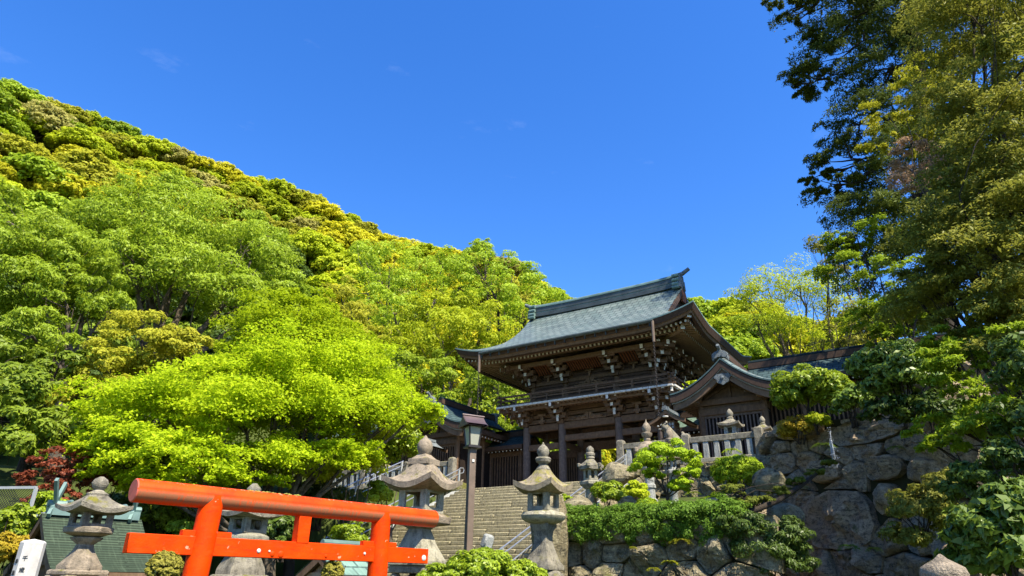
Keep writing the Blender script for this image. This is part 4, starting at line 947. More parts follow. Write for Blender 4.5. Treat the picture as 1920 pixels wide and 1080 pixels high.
# ------------------------------------------------------------------ side shrine with green roof (left edge)
def gabled(name, P0, ang, L, hw, zr, ze, label, cat, roofm, wallm, base_z, chigi=False, wallw=.62, curve=1.25, grp=None, th=.09):
    """ridge along local X from 0 to L; zr, ze are heights above base"""
    e = empty(name, (P0[0], P0[1], base_z), ang, label, cat, grp)
    def z(t): return ze+(zr-ze)*(1-abs(t))**curve
    b = MB(); b.grid(lambda i, j: (L*i, hw*(2*j-1), z(2*j-1)), max(6, int(L*6)), 24, 0, lambda i, j: (L*i, hw*2*j*1.2)); b.build('roof', roofm, e, smooth=60)
    b = MB()
    for x in (0.01, L-.07):
        P = [(hw*t, z(t)-.012) for t in np.linspace(-1, 1, 21)]+[(hw*t*.985, z(t)-th*1.6) for t in np.linspace(1, -1, 21)]
        b.prism(P, (x, 0, 0), (0, 1, 0), (0, 0, 1), (1, 0, 0), .06)
    for s in (-1, 1): b.box((L/2, s*(hw-.03), z(1)-th*.6), (L-.16, .06, th))
    b.build('barge_board', WM if wallm is not WP else WM, e)
    b = MB()
    for k in range(max(3, int(L/.16))):
        x = .1+(L-.2)*k/(max(3, int(L/.16))-1)
        for s in (-1, 1): b.tube([(x, s*hw*.97, z(.97)-th*1.1), (x, s*hw*.5, z(.5)-th*1.1), (x, s*.03, z(.02)-th*1.1)], .022, 4)
    b.grid(lambda i, j: (.06+(L-.12)*i, hw*.98*(2*j-1), z(2*j-1)-th*.75), 1, 14); b.build('rafters', WM if wallm is not WP else WP, e)
    w = hw*wallw; i0 = min(.35, L*.15)
    b = MB(); b.box((L/2, 0, (z(wallw)-.1)/2), (L-2*i0, 2*w, z(wallw)-.1))
    P = [(w*t, z(wallw*t)-th*1.5) for t in np.linspace(-1, 1, 11)]+[(w, z(wallw)-.2), (-w, z(wallw)-.2)]
    b.prism(P, (i0-.01, 0, 0), (0, 1, 0), (0, 0, 1), (L-2*i0+.02, 0, 0), 1); b.build('walls', wallm, e)
    b = MB()
    for x in (i0-.03, L-i0+.03):
        b.box((x, 0, z(wallw)-.12), (.08, 2*w+.2, .12))
        for s in (-1, 1): b.box((x, s*w, z(wallw)/2-.05), (.1, .1, z(wallw)-.1))
    b.build('frame', WD if wallm is not WP else WP, e)
    b = MB(); b.box((L/2, 0, zr+.05), (L-.15, .2, .14)); b.tube([(.05, 0, zr+.16), (L-.05, 0, zr+.16)], .055, 8); b.build('ridge', CUG, e)
    if chigi:
        for x in (.16, L-.16):
            for s in (-1, 1):
                b = MB(); b.beam((x-s*.09, -s*.14, zr-.04), (x+s*.15, s*.28, zr+.52), .05, .085); b.build('forked_finial', CUG, e)
        for k in range(3):
            b = MB(); x = .36+(L-.72)*k/2; b.tube([(x, -.17, zr+.20), (x, -.12, zr+.20), (x, .12, zr+.20), (x, .17, zr+.20)], [.02, .036, .036, .02], 10); b.build('ridge_log', CUG, e)
    return e
azT = R_(42.3); CUS = copper('shade_darkened_green_shingles', (.042, .064, .042), (.068, .096, .060), (.024, .034, .022), 15, .9, .8, .08)  # roof green darkened to paint in the tree shade over the side shrine
P0 = at(78, 962, 14.0); bz = float(ground_z(P0[0], P0[1])); sc_ = px_size(78, 962, 14.)
gabled('side_shrine', P0, math.pi/2-azT, 1.58, 1.31, P0[2]-bz, P0[2]-bz-.87, 'small side shrine with steep green copper roof and forked ridge finials at the left edge', 'shrine', [CUS], WD, bz, True)
P0 = at(598, 1036, 12.4); bz = float(ground_z(P0[0], P0[1]))
gabled('offering_hutch', P0, math.pi/2-azT+R_(8), .95, .52, P0[2]-bz, P0[2]-bz-.34, 'little pale wooden hutch with mint green shingle roof under the gateway', 'hutch', [copper('mint_shingles', (.16, .27, .23), (.21, .33, .28), (.05, .09, .08), 4, 3.2, .6, .3)], WP, bz, False, .7, 1.05)
# ------------------------------------------------------------------ wooden inscribed post
def text_obj(s, size, mat, parent, mtx, ext=.002, name='inscription'):
    cu = bpy.data.curves.new(name, 'FONT'); cu.body = s; cu.size = size; cu.align_x = 'CENTER'; cu.align_y = 'CENTER'; cu.extrude = ext
    t = bpy.data.objects.new('tmp', cu); COL.objects.link(t)
    dg = C.evaluated_depsgraph_get(); me = bpy.data.meshes.new_from_object(t.evaluated_get(dg)); bpy.data.objects.remove(t)
    me.materials.clear(); me.materials.append(mat); o = bpy.data.objects.new(name, me); COL.objects.link(o); o.parent = parent; o.matrix_local = mtx; return o
INK = plain('black_ink', (.02, .02, .022), .7)
ENG = plain('engraved_shadow_stone', (.075, .07, .06), .9)
P0 = at(64, 1014, 6.2); bz = float(ground_z(P0[0], P0[1])); H = P0[2]-bz
pe = empty('inscribed_post', (P0[0], P0[1], bz), R_(60), 'pale wooden eight sided post with black brush writing at the left edge', 'post')
b = MB(); b.lathe([(.075, 0), (.075, H-.012), (.06, H), (.001, H+.012)], 8, (0, 0, 0), 0, math.pi/8, True); b.build('shaft', plain('silvered_wood', (.42, .40, .37), .8, var=.2, sc=12), pe, bevel=.004)
for face, txt, sz in ((0, '千歳一', .036), (1, '奉納橘', .034)):
    a = R_(-90-60-30)+face*R_(-45)+R_(40)
    a = -math.pi*.5-R_(60)+R_(15)
    a = round(a/(math.pi/4))*(math.pi/4)-face*math.pi/4
    for k, ch in enumerate(txt):
        nrm = Vector((math.cos(a), math.sin(a), 0)); right = Vector((-nrm.y, nrm.x, 0)); up = Vector((0, 0, 1))
        mt = Matrix((right, up, nrm)).transposed().to_4x4(); mt.translation = nrm*.077+Vector((0, 0, H-.14-(.0 if face else -.02)-k*.075)); text_obj(ch, sz, INK, pe, mt)
for k, ch in enumerate('常夜燈'):
    z = 1.50-k*.235; prof_ = [(.74, .40), (.84, .33), (1.05, .25), (1.28, .19), (1.42, .18), (1.56, .20)]
    hw = np.interp(z, [p[0] for p in prof_], [p[1] for p in prof_]); hw2 = np.interp(z-.1, [p[0] for p in prof_], [p[1] for p in prof_]); tl = math.atan2(hw2-np.interp(z+.1, [p[0] for p in prof_], [p[1] for p in prof_]), .2)
    nrm = Vector((0, -math.cos(tl), math.sin(tl))); right = Vector((1, 0, 0)); up = nrm.cross(right)
    mt = Matrix((right, up, nrm)).transposed().to_4x4(); mt.translation = Vector((-.01, -hw-.004, z)); text_obj(ch, .20, ENG, lb, mt, .001)
# ------------------------------------------------------------------ roofed wooden lanterns at the wings
def roofed_lantern(loc, label, roofm, boxm):
    e = empty('roofed_lantern', loc, ROT, label, 'roofed lantern', 'roofed wooden lanterns before the wings')
    HW, D = .80, 1.05
    def z(t): return 2.62-.42*(1-(1-abs(t))**1.6)
    b = MB(); b.grid(lambda i, j: (HW*(2*i-1), -D/2+D*1.5*j, z(2*i-1)), 28, 4, 0, lambda i, j: (D*j, HW*2*i)); b.build('roof', roofm, e, smooth=60)
    b = MB()
    for y in (-D/2+.02, D-.07):
        P = [(HW*t, z(t)-.008) for t in np.linspace(-1, 1, 21)]+[(HW*t*.98, z(t)-.15) for t in np.linspace(1, -1, 21)]
        b.prism(P, (0, y, 0), (1, 0, 0), (0, 0, 1), (0, 1, 0), .05)
    b.grid(lambda i, j: (HW*.97*(2*i-1), -D/2+.08+D*1.4*j, z(2*i-1)-.07), 20, 1, 0); b.build('barge_board', WM, e)
    b = MB(); b.box((0, .2, 2.66), (.16, D*1.45, .12)); b.prism([(-.16, -.05), (-.14, .1), (0, .17), (.14, .1), (.16, -.05)], (0, -D/2+.1, 2.62), (1, 0, 0), (0, 0, 1), (0, -.06, 0), 1); b.build('ridge', ORN, e)
    b = MB(); b.lathe([(.02, -.03), (.12, -.02), (.12, .02), (.02, .03)], 10, (0, -D/2+.0, 2.33)); b.build('pendant', WHT, e); e.children[-1].rotation_euler = (0, 0, 0)
    b = MB(); w, h, zc = .25, .62, 1.86
    for s in (-1, 1):
        for q in (-1, 1): b.box((s*w, q*w, zc), (.05, .05, h), 0, 0)
    for zz in (zc-h/2, zc+h/2, zc+.02): 
        for q in (-1, 1): b.box((0, q*w, zz), (2*w, .04, .05)); b.box((q*w, 0, zz), (.04, 2*w, .05))
    for k in (-1, 0, 1):
        for q in (-1, 1): b.box((k*.11, q*w, zc), (.022, .03, h)); b.box((q*w, k*.11, zc), (.03, .022, h))
    for zz in (zc-.15, zc+.15):
        for q in (-1, 1): b.box((0, q*w, zz), (2*w, .03, .022)); b.box((q*w, 0, zz), (.03, 2*w, .022))
    b.build('lattice_frame', WM, e)
    b = MB(); b.box((0, 0, zc), (2*w-.05, 2*w-.05, h-.03)); b.build('paper_panel', boxm, e)
    b = MB(); b.box((0, .0, .8), (.14, .14, 1.65)); b.box((0, 0, 1.5), (.62, .62, .06)); b.box((0, .62, 1.2), (.12, .12, 2.6)); b.box((0, .3, 2.3), (.1, .7, .1)); b.box((0, 0, -.02), (.4, .4, .14)); b.build('stand', WD, e)
paper = plain('grey_paper', (.42, .44, .47), .7, var=.1)
roofed_lantern(L2W(5.62, -4.0, -.55), 'roofed lantern box with grey lattice behind the lion dog statue', [CUD], paper)
roofed_lantern(L2W(-7.15, -4.3, -.55), 'brown lattice lantern box with a tiled roof between stone finial and left wing', [ORN], plain('amber_paper', (.30, .17, .07), .7, var=.15))
# ------------------------------------------------------------------ lion dog statue
def skin(name, verts, edges, radii, mat, parent, sub=2, root=0):
    me = bpy.data.meshes.new(name); me.from_pydata(verts, edges, []); o = bpy.data.objects.new(name, me); COL.objects.link(o)
    sm = o.modifiers.new('s', 'SKIN'); me.skin_vertices[0].data[root].use_root = True
    for k, r in enumerate(radii): me.skin_vertices[0].data[k].radius = r if hasattr(r, '__len__') else (r, r)
    sb = o.modifiers.new('sub', 'SUBSURF'); sb.levels = sub; sb.render_levels = sub
    dg = C.evaluated_depsgraph_get(); m2 = bpy.data.meshes.new_from_object(o.evaluated_get(dg)); bpy.data.objects.remove(o)
    m2.materials.clear(); m2.materials.append(mat); m2.polygons.foreach_set('use_smooth', np.ones(len(m2.polygons), bool))
    q = bpy.data.objects.new(name, m2); COL.objects.link(q); q.parent = parent; return q
def liondog(loc, rz, label):
    e = empty('lion_dog_statue', loc, rz, label, 'statue')
    V = [(0, .22, .22), (0, .12, .42), (0, -.10, .62), (0, -.20, .82), (0, -.30, .96), (0, -.46, .92),      # rump, back, chest, neck, head, muzzle
         (.13, -.18, .45), (.14, -.24, .22), (.14, -.28, .05), (.14, -.36, .04), (-.13, -.18, .45), (-.14, -.24, .22), (-.14, -.28, .05), (-.14, -.36, .04),
         (.17, .16, .20), (.19, -.04, .16), (.19, .02, .04), (.19, -.12, .04), (-.17, .16, .20), (-.19, -.04, .16), (-.19, .02, .04), (-.19, -.12, .04),
         (0, .36, .36), (0, .42, .58), (0, .34, .78)]
    E = [(0, 1), (1, 2), (2, 3), (3, 4), (4, 5), (2, 6), (6, 7), (7, 8), (8, 9), (2, 10), (10, 11), (11, 12), (12, 13), (0, 14), (14, 15), (15, 16), (16, 17), (0, 18), (18, 19), (19, 20), (20, 21), (0, 22), (22, 23), (23, 24)]
    Rr = [.19, .19, .20, .17, .18, .12, .09, .07, .065, .06, .09, .07, .065, .06, .13, .10, .06, .055, .13, .10, .06, .055, .08, .12, .05]
    skin('body', V, E, Rr, STD, e)
    b = MB(); rng = random.Random(2)
    for k in range(26):
        a = rng.uniform(0, 6.28); t = rng.uniform(0, 1); p = (math.cos(a)*(.17+.04*t), -.14-.1*t+.05*math.sin(a), .70+.30*math.sin(a)*.8*(.7)+.1*t); b.lathe([(.01, -.05), (.05, -.02), (.055, .02), (.01, .05)], 7, p)
    for s in (-1, 1): b.lathe([(.03, -.04), (.06, 0), (.02, .07)], 8, (s*.13, -.26, 1.09))
    b.build('mane', STD, e, smooth=60)
    b = MB(); b.lathe([(.03, -.03), (.05, 0), (.03, .03)], 8, (0, -.57, .97)); 
    for s in (-1, 1): b.lathe([(.015, -.02), (.03, 0), (.015, .02)], 8, (s*.07, -.455, 1.03))
    b.box((0, -.51, .86), (.14, .10, .025)); b.build('face', STB, e)
    b = MB(); b.box((0, 0, -.1), (.62, .95, .2)); b.box((0, 0, -.5), (.8, 1.1, .65)); b.build('pedestal', STG, e, bevel=.02)
liondog(L2W(5.86, -4.45, .40), ROT+R_(-58), 'seated stone lion dog statue on a pedestal behind the stone fence')
P0 = at(912, 1032, 13.0)
b = MB(); e = empty('stone_marker', (P0[0], P0[1], float(ground_z(P0[0], P0[1]))), R_(15), 'small pale stone signpost head above the round azalea bush', 'marker'); H = at(912, 1000, 13.)[2]-e.location.z
b.box((0, 0, H*.42), (.16, .14, H*.84), 0, 0, (.8, .8)); b.build('shaft', STB, e, bevel=.02)
b = MB(); b.box((0.01, -.02, H*.88), (.20, .18, .24), R_(20), 0, (.9, .8), R_(18), R_(8)); b.build('head', STB, e, bevel=.03)
# ------------------------------------------------------------------ wire mesh fence at the far left
def wire_fence():
    P = at(-20, 925, 17.0); e = empty('wire_fence', P-np.array([0, 0, .45]), R_(-12), 'dark wire mesh fence panel on the bank at the left edge', 'fence')
    b = MB(); W, H = 1.05, .55
    for k in range(36):
        x = -W+2*W*k/35
        b.beam((x, 0, 0), (min(W, x+H), .0, min(H, W-x)), .008, .008); b.beam((x, 0.004, 0), (max(-W, x-H), .004, min(H, x+W)), .008, .008)
    b.build('mesh_panel', IRON, e)
    b = MB(); b.box((0, 0, H), (2*W, .05, .05)); b.box((W, 0, H/2), (.05, .05, H)); b.box((-W, 0, H/2), (.05, .05, H)); b.beam((W, 0, .03), (W+1.3, .2, .2), .06, .06); b.build('frame', STEELG, e)
wire_fence()
# ------------------------------------------------------------------ rock walls from fitted boulders
def clip(poly, n, c):
    out = []
    for i in range(len(poly)):
        a, b = poly[i], poly[(i+1) % len(poly)]; da, db = a.dot(n)-c, b.dot(n)-c
        if da <= 0: out.append(a)
        if da*db < 0: out.append(a+(b-a)*(da/(da-db)))
    return out
def wobble(seed):
    r = np.random.default_rng(seed); K = r.normal(0, 1, (10, 3))*np.array([[1.2]]*3+[[3.]]*3+[[7.]]*4); ph = r.uniform(0, 6.28, 10); am = np.array([1]*3+[.5]*3+[.22]*4)
    return lambda P: (np.sin(P@K.T+ph)*am).sum(-1)
def stone_mesh(poly, depth, seed, gap=.97, nb=36, rough=.075):
    """one stone: rounded, tilted, dented lump filling the polygon. returns verts (x, z, out), faces"""
    r = np.random.default_rng(seed); P = np.array(poly); c = P.mean(0)
    L = np.linalg.norm(np.roll(P, -1, 0)-P, axis=1); s = np.concatenate([[0], np.cumsum(L)]); t = np.linspace(0, s[-1], nb, endpoint=False)
    Pc = np.vstack([P, P[:1]]); B = np.stack([np.interp(t, s, Pc[:, 0]), np.interp(t, s, Pc[:, 1])], -1)
    B = B*.8+.1*(np.roll(B, 1, 0)+np.roll(B, -1, 0)); B = c+(B-c)*(1+r.normal(0, .012, (nb, 1)))
    planes = [(depth*r.uniform(.55, .95), r.normal(0, .42, 2)) for _ in range(7)]
    f = wobble(seed); tilt = r.normal(0, .22, 2); rings = [1., .985, .95, .88, .78, .66, .53, .40, .26, .13]; V = []
    sz = math.sqrt(max(.02, 0.5*abs(np.sum(P[:, 0]*np.roll(P[:, 1], -1)-np.roll(P[:, 0], -1)*P[:, 1]))))
    for q in rings:
        X = c+(B-c)*q*gap; h = depth*(1-q**16)**.5*(.8)+0*X[:, 0]; w = f(np.c_[X, 0*h+seed % 7])
        
        for p0, g in planes: h = np.minimum(h, np.maximum(.35*depth, p0+(X-c)@g+.10*depth))
        h = h+((X-c)@tilt*1.0+rough*(w+.8*np.abs(f(np.c_[X*2.1, 0*h+3.])))*min(1.4, sz))*(1-q**6); h = np.maximum(h+r.normal(0, .012, nb)*(q < .97), .05*(q < .99)); V.append(np.c_[X, h])
    V.append(np.array([[*c, min([depth*.8]+[p0+.10*depth for p0, g in planes])+rough*float(f(np.array([[*c, seed % 7]]))[0])*min(1.4, sz)]]))
    n = nb; Fs = []
    for i in range(len(rings)-1):
        for k in range(n): Fs.append([i*n+k, i*n+(k+1) % n, (i+1)*n+(k+1) % n, (i+1)*n+k])
    o = (len(rings)-1)*n
    for k in range(n): Fs.append([o+k, o+(k+1) % n, len(rings)*n])
    back = [[c_[0], c_[1], -.5] for c_ in (c+(B-c)*.9)]; b0 = len(rings)*n+1; V.append(np.array(back))
    for k in range(n): Fs.append([b0+k, b0+(k+1) % n, (k+1) % n, k])
    return np.vstack(V), Fs
def rock_wall(name, A, B, z0, zt, cell, mat, label, depth=.28, lean=.12, seed=1, big=(), cat='wall', jitter=.34, topv=.3, flip=False):
    """A, B base points (xy); zt(u 0..1) top height; big: stones (u, z, half width, half height, child label)"""
    A = np.array(A, float)[:2]; B = np.array(B, float)[:2]; W = np.linalg.norm(B-A); t = (B-A)/W; nrm = np.array([t[1], -t[0]])
    if (nrm.dot(-A) < 0) != flip: nrm = -nrm
    rng = np.random.default_rng(seed); H = max(zt(k/20) for k in range(21))-z0
    e = empty(name, (A[0], A[1], z0), 0, label, cat)
    def w3(V):
        V = np.atleast_2d(V); out = V[:, 2]-lean*V[:, 1]; return np.c_[t[0]*V[:, 0]+nrm[0]*out, t[1]*V[:, 0]+nrm[1]*out, V[:, 1]]
    seeds = []
    ny = max(2, int(H/(cell*.78)))
    for j in range(ny):
        nx = max(2, int(W/cell))
        for i in range(nx):
            p = np.array([(i+.5+.5*(j % 2)-.25+rng.uniform(-jitter, jitter))*W/nx, (j+.5+rng.uniform(-jitter, jitter))*H/ny])
            if any(abs(p[0]-u*W) < hw+.10*cell and abs(p[1]-(z-z0)) < hh+.10*cell for u, z, hw, hh, _ in big): continue
            seeds.append((p, 1.))
    for u, z, hw, hh, _ in big:                            # big stones: keep cells from other seeds outside their box
        seeds.append((np.array([u*W, z-z0]), -1.))
    nbig = len(big); mb = MB()
    bigp = [np.array([u*W, z-z0]) for u, z, *_ in big]
    for i, (p, k) in enumerate(seeds):
        if k < 0: continue
        poly = [p+np.array(q)*cell*1.25 for q in ((-1, -1), (1, -1), (1, 1), (-1, 1))]
        for j, (q, k2) in enumerate(seeds):
            if i == j or k2 < 0: continue
            d = q-p
            if d.dot(d) < (3*cell)**2: poly = clip(poly, d, ((p+q)/2).dot(d))
            if len(poly) < 3: break
        for (u, z, hw, hh, _), q in zip(big, bigp):        # cut by the ellipse-like edge of a big stone
            d = p-q; dn = d/np.array([hw, hh]); L = np.linalg.norm(dn)
            if L < 3: edge = q+d/L*1.0; g = dn/np.array([hw, hh]); g = g/np.linalg.norm(g); poly = clip(poly, -g, (-g).dot(edge)) if len(poly) > 2 else poly
        if len(poly) < 3: continue
        poly = clip(poly, np.array([0, -1.]), 0.); 
        if len(poly) < 3: continue
        top = zt(np.clip(p[0]/W, 0, 1))-z0
        poly = clip(poly, np.array([0, 1.]), top+rng.uniform(-.5, .5)*topv)
        if len(poly) < 3 or np.ptp([q[1] for q in poly]) < .1 or np.ptp([q[0] for q in poly]) < .1: continue
        V, Fs = stone_mesh(poly, depth*rng.uniform(.6, 1.3), seed*1000+i); mb.add(w3(V), Fs, 0)
    mb.build('fitted_stones', mat, e, smooth=16)
    for n_, (u, z, hw, hh, lab) in enumerate(big):
        a = np.linspace(0, 2*math.pi, 11)[:-1]+rng.uniform(0, .5); r = rng.uniform(.9, 1.08, 10); poly = [np.array([u*W+hw*rr*abs(math.cos(q))**.7*np.sign(math.cos(q)), z-z0+hh*rr*abs(math.sin(q))**.7*np.sign(math.sin(q))]) for q, rr in zip(a, r)]
        V, Fs = stone_mesh(poly, depth*1.5+.12, seed*77+n_, 1.0, 44, .07); m = MB(); m.add(w3(V), Fs, 0); o = m.build('boulder', mat, e, smooth=16)
        if lab: o['label'] = lab
    b = MB(); zs = [zt(k/24)-z0 for k in range(25)]
    V = []
    for k in range(25): V += [(W*k/24, 0, -.04), (W*k/24, zs[k]-.12, -.04)]
    V = w3(V); V2 = V.copy(); V2[:, :2] -= nrm*(.3 if flip else 1.2); n = len(V)
    Fs = []
    for k in range(24):
        q = [2*k, 2*k+2, 2*k+3, 2*k+1]; Fs += [q, [n+i for i in q[::-1]], [2*k+1, 2*k+3, n+2*k+3, n+2*k+1]]
    b.add(np.vstack([V, V2]), Fs, 0); b.build('earth_core', GAP, e)
    return e
w1a = L2W(7.45, -16.55); w1b = L2W(11.35, -16.55)
rock_wall('boulder_wall', w1a, w1b, .9, lambda u: 2.72+.05*math.sin(u*9), .56, ROCKL, 'sunlit boulder wall under the trailing juniper hedge in front', .30, .10, 3)
rock_wall('boulder_wall', L2W(7.15, -15.3), L2W(5.0, -6.), .9, lambda u: 2.95+1.75*u, .85, ROCKL, 'mottled tall rock face between the stairs and the juniper hedge', .3, .05, 9, flip=True)
rock_wall('boulder_wall', L2W(3.95, -5.35), L2W(9.6, -5.35), 3.6, lambda u: 5.60, .62, ROCKL, 'upper boulder wall carrying the grey stone fence', .22, .06, 5)
#rock_wall('boulder_wall', L2W(4.75, -13.0), L2W(4.75, -5.3), 1.6, lambda u: 2.2+3.3*u, .7, ROCKL, 'rough rock wall flanking the right side of the staircase', .2, .05, 12)
rock_wall('boulder_wall', L2W(11.0, -15.2), L2W(9.5, -7.), .9, lambda u: 2.5+1.5*u, .6, ROCKD, 'shaded return of the boulder wall behind the layered pine', .3, .08, 15)
def wtop(u): return np.interp(u, [0, .2, .45, .65, .8, 1], [6.4, 6.8, 6.55, 6.3, 6.3, 6.6])
cA = L2W(9.3, -5.5)[:2]; cB = np.array([11.6, 17.6])
rock_wall('rock_cliff', cA, cB, 1.2, wtop, .72, ROCKD, 'shaded cliff of stacked boulders with a thin waterfall below the trees on the right', .32, .10, 21, [
    (.60, 5.86, 1.38, .38, 'long dark wet boulder over which the water spills'), (.40, 3.42, 1.32, .86, 'large smooth slab wet with spray'), (.22, 6.38, .98, .36, 'flat topped pale boulder under the orange shrub'), (.66, 4.72, .58, .34, None), (.66, 3.86, .36, .46, None), (.80, 2.95, .62, .66, None), (.84, 4.5, .5, .34, None), (.36, 4.86, .6, .36, None), (.12, 5.3, .5, .38, None)])
rock_wall('boulder_wall', cB, np.array([14.6, 14.4]), 1.0, lambda u: 7.4-.8*u, 1.0, ROCKD, 'dark boulder bank under the overhanging leaves at the right edge', .35, .12, 31)
rock_wall('boulder_wall', L2W(-13.2, -5.4), L2W(-4.55, -5.4), 2.4, lambda u: 5.58, .55, rockmat('mossy_bank_rock', [(.13, .12, .08), (.20, .185, .13), (.16, .14, .09)], .95, (.17, .17, .02)), 'mossy stone bank below the left stone fence', .2, .12, 41)
def rock(label, loc, size, mat, seed, sink=.2):
    """a single free-standing rock: a faceted, dented lump resting on the ground"""
    r = np.random.default_rng(seed); f = wobble(seed); nu, nv = 26, 16; pl = [(r.uniform(.72, .95), r.normal(0, 1, 3)) for _ in range(9)]; V = []
    for j in range(nv+1):
        for i in range(nu):
            a, b_ = 2*math.pi*i/nu, math.pi*(j/nv-.5); d = np.array([math.cos(a)*math.cos(b_), math.sin(a)*math.cos(b_), math.sin(b_)]); k = 1.0
            for p0, n_ in pl:
                n_ = n_/np.linalg.norm(n_); q = d.dot(n_)
                if q > 1e-3: k = min(k, p0/q)
            k *= 1+.05*float(f(d[None]*1.4)[0]); V.append(d*k*np.array(size)/2)
    Fs = [[j*nu+i, j*nu+(i+1) % nu, (j+1)*nu+(i+1) % nu, (j+1)*nu+i] for j in range(nv) for i in range(nu)]
    b = MB(); b.add([(p[0], p[1], p[2]+size[2]*(.5-sink)) for p in V], Fs); o = b.build('rock', mat, None, loc, r.uniform(0, 6), smooth=20); tag(o, label, 'rock')
P = L2W(7.42, -16.75); rock('tall mottled rock standing beside the moss roofed lantern', (P[0], P[1], 1.1), (1.0, .9, 2.6), ROCKL, 3, .12)
P = L2W(7.0, -14.9); rock('pale rock at the garden edge behind the mottled tall one', (P[0], P[1], 2.7), (1.1, .9, 1.0), ROCKL, 5)
for k, (x, y, d, s_, lab) in enumerate([(1160, 890, 24., 1.0, 'rough rock at the foot of the first stone fence post'), (1176, 945, 18.2, .5, 'small pale rock left of the clipped ball on the hedge'), (1330, 950, 18.5, .55, 'pale grey rock behind the hedge right of the cloud pruned tree'), (1475, 965, 17.2, .6, 'pale rock under the branch of the layered pine'), (1440, 900, 21.5, .8, 'rounded rock behind the layered pine at the cliff foot')]):
    P = at(x, y, d); rock(lab, (P[0], P[1], P[2]-.3*s_), (s_*1.3, s_, s_*.9), ROCKL, 40+k)
# waterfall: thin broken strands and drops
def waterfall():
    A = np.append(cA, 0); t = (cB-cA)/np.linalg.norm(cB-cA); nr = np.array([t[1], -t[0]]); nr = nr if nr.dot(-cA) > 0 else -nr
    W = np.linalg.norm(cB-cA); u0 = cA+t*W*.545+nr*.62; rng = np.random.default_rng(4)
    m, tt, bs = newmat('falling_water'); bs.inputs['Base Color'].default_value = (.50, .54, .58, 1); bs.inputs['Roughness'].default_value = .08; bs.inputs['Transmission Weight'].default_value = .35; bs.inputs['IOR'].default_value = 1.33
    b = MB(); z0, z1 = 6.02, 4.95
    for k in range(4):
        x0 = rng.normal(0, .03); sp = rng.normal(0, .06); za = z0-rng.uniform(0, .5); zb = za-rng.uniform(.4, 1.0); zb = max(zb, z1)
        P = []
        for q in np.linspace(0, 1, 9):
            z = za+(zb-za)*q; f_ = (z0-z)/(z0-z1); o = u0+nr*(.10+.25*math.sqrt(max(0, f_)))+t*(x0+sp*f_+.12*f_+.008*rng.normal()); P.append((o[0], o[1], z))
        b.tube(P, list(np.abs(rng.normal(.006, .003, 9))+.003), 5)
    for k in range(150):
        f_ = rng.uniform(.1, 1.25); s_ = .02+.10*f_; o = u0+nr*(.10+.25*math.sqrt(f_)+rng.normal(0, .03))+t*(rng.normal(0, s_*.6)+.12*f_); r = abs(rng.normal(.006, .003))+.002
        b.lathe([(.001, -r*1.8), (r, 0), (.001, r*1.5)], 5, (o[0], o[1], z0-(z0-z1)*f_))
    o = b.build('waterfall', m); tag(o, 'thin white trickle of falling water spilling from the dark wet boulder', 'waterfall')
waterfall()
# ------------------------------------------------------------------ foliage
def spray(c, rad, nleaf, rng, nsp=120, L=.3, th=.10):
    """maple-like growth: flat fans of leaves along short outward twigs, in loose tiers"""
    c = np.asarray(c, float); rad = np.asarray(rad, float)*np.ones(3); D = unit(rng.normal(0, 1, (nsp*2, 3))); D = D[D[:, 2] > -.6][:int(nsp*1.35)]; k = len(D)
    S = rng.uniform(.12, 1, k)**.5; CC = D*S[:, None]*rad; q_ = wobble(int(rng.integers(9999)))(CC/rad.mean()*1.5); kp = q_ > np.quantile(q_, .34); D, S, CC = D[kp], S[kp], CC[kp]; CC = CC*(1+.12*q_[kp, None]*np.array([1, 1, .6])); k = len(D); a = np.arctan2(D[:, 1], D[:, 0])+rng.normal(0, .5, k); R = L*rad.mean()*rng.uniform(.5, 1.5, k)
    idx = rng.choice(k, nleaf, p=R**1.6/np.sum(R**1.6)); t = rng.uniform(0, 1, nleaf)**.8; w = rng.normal(0, .34, nleaf)*(.25+t*(1.3-t)); Ri = R[idx]; ca, sa = np.cos(a[idx]), np.sin(a[idx])
    P = np.stack([ca*t*Ri*1.3-sa*w*Ri, sa*t*Ri*1.3+ca*w*Ri, Ri*(.16*t-.34*t*t)+rng.normal(0, th, nleaf)*Ri], -1)
    Nn = unit(np.stack([ca*.35*t, sa*.35*t, np.ones(nleaf)], -1)+rng.normal(0, .55, (nleaf, 3)))
    return c+CC[idx]+P, Nn
def unit(v): return v/np.maximum(np.linalg.norm(v, axis=-1, keepdims=True), 1e-9)
def leaf_obj(name, Cn, Nn, size, mat, parent=None, aspect=.45, rng=None, droop=0., var=.5, loc=None):
    n = len(Cn); r = rng or np.random.default_rng(0)
    T = r.normal(0, 1, (n, 3)); T[:, 2] -= droop; T = unit(T-Nn*(T*Nn).sum(-1, keepdims=True)); Bn = np.cross(Nn, T)
    L = size*r.uniform(1-var, 1+var, (n, 1))*.5; Wd = L*aspect
    fold = Nn*(L*.18)
    V = np.stack([Cn-T*L, Cn+Bn*Wd+fold*.5, Cn+T*L-fold, Cn-Bn*Wd+fold*.5], 1).reshape(-1, 3)
    Fq = np.arange(n*4).reshape(n, 4)
    me = bpy.data.meshes.new(name); set_mesh(me, V, Fq); me.materials.append(mat)
    o = bpy.data.objects.new(name, me); COL.objects.link(o)
    if parent: o.parent = parent
    if loc is not None: o.location = loc
    return o
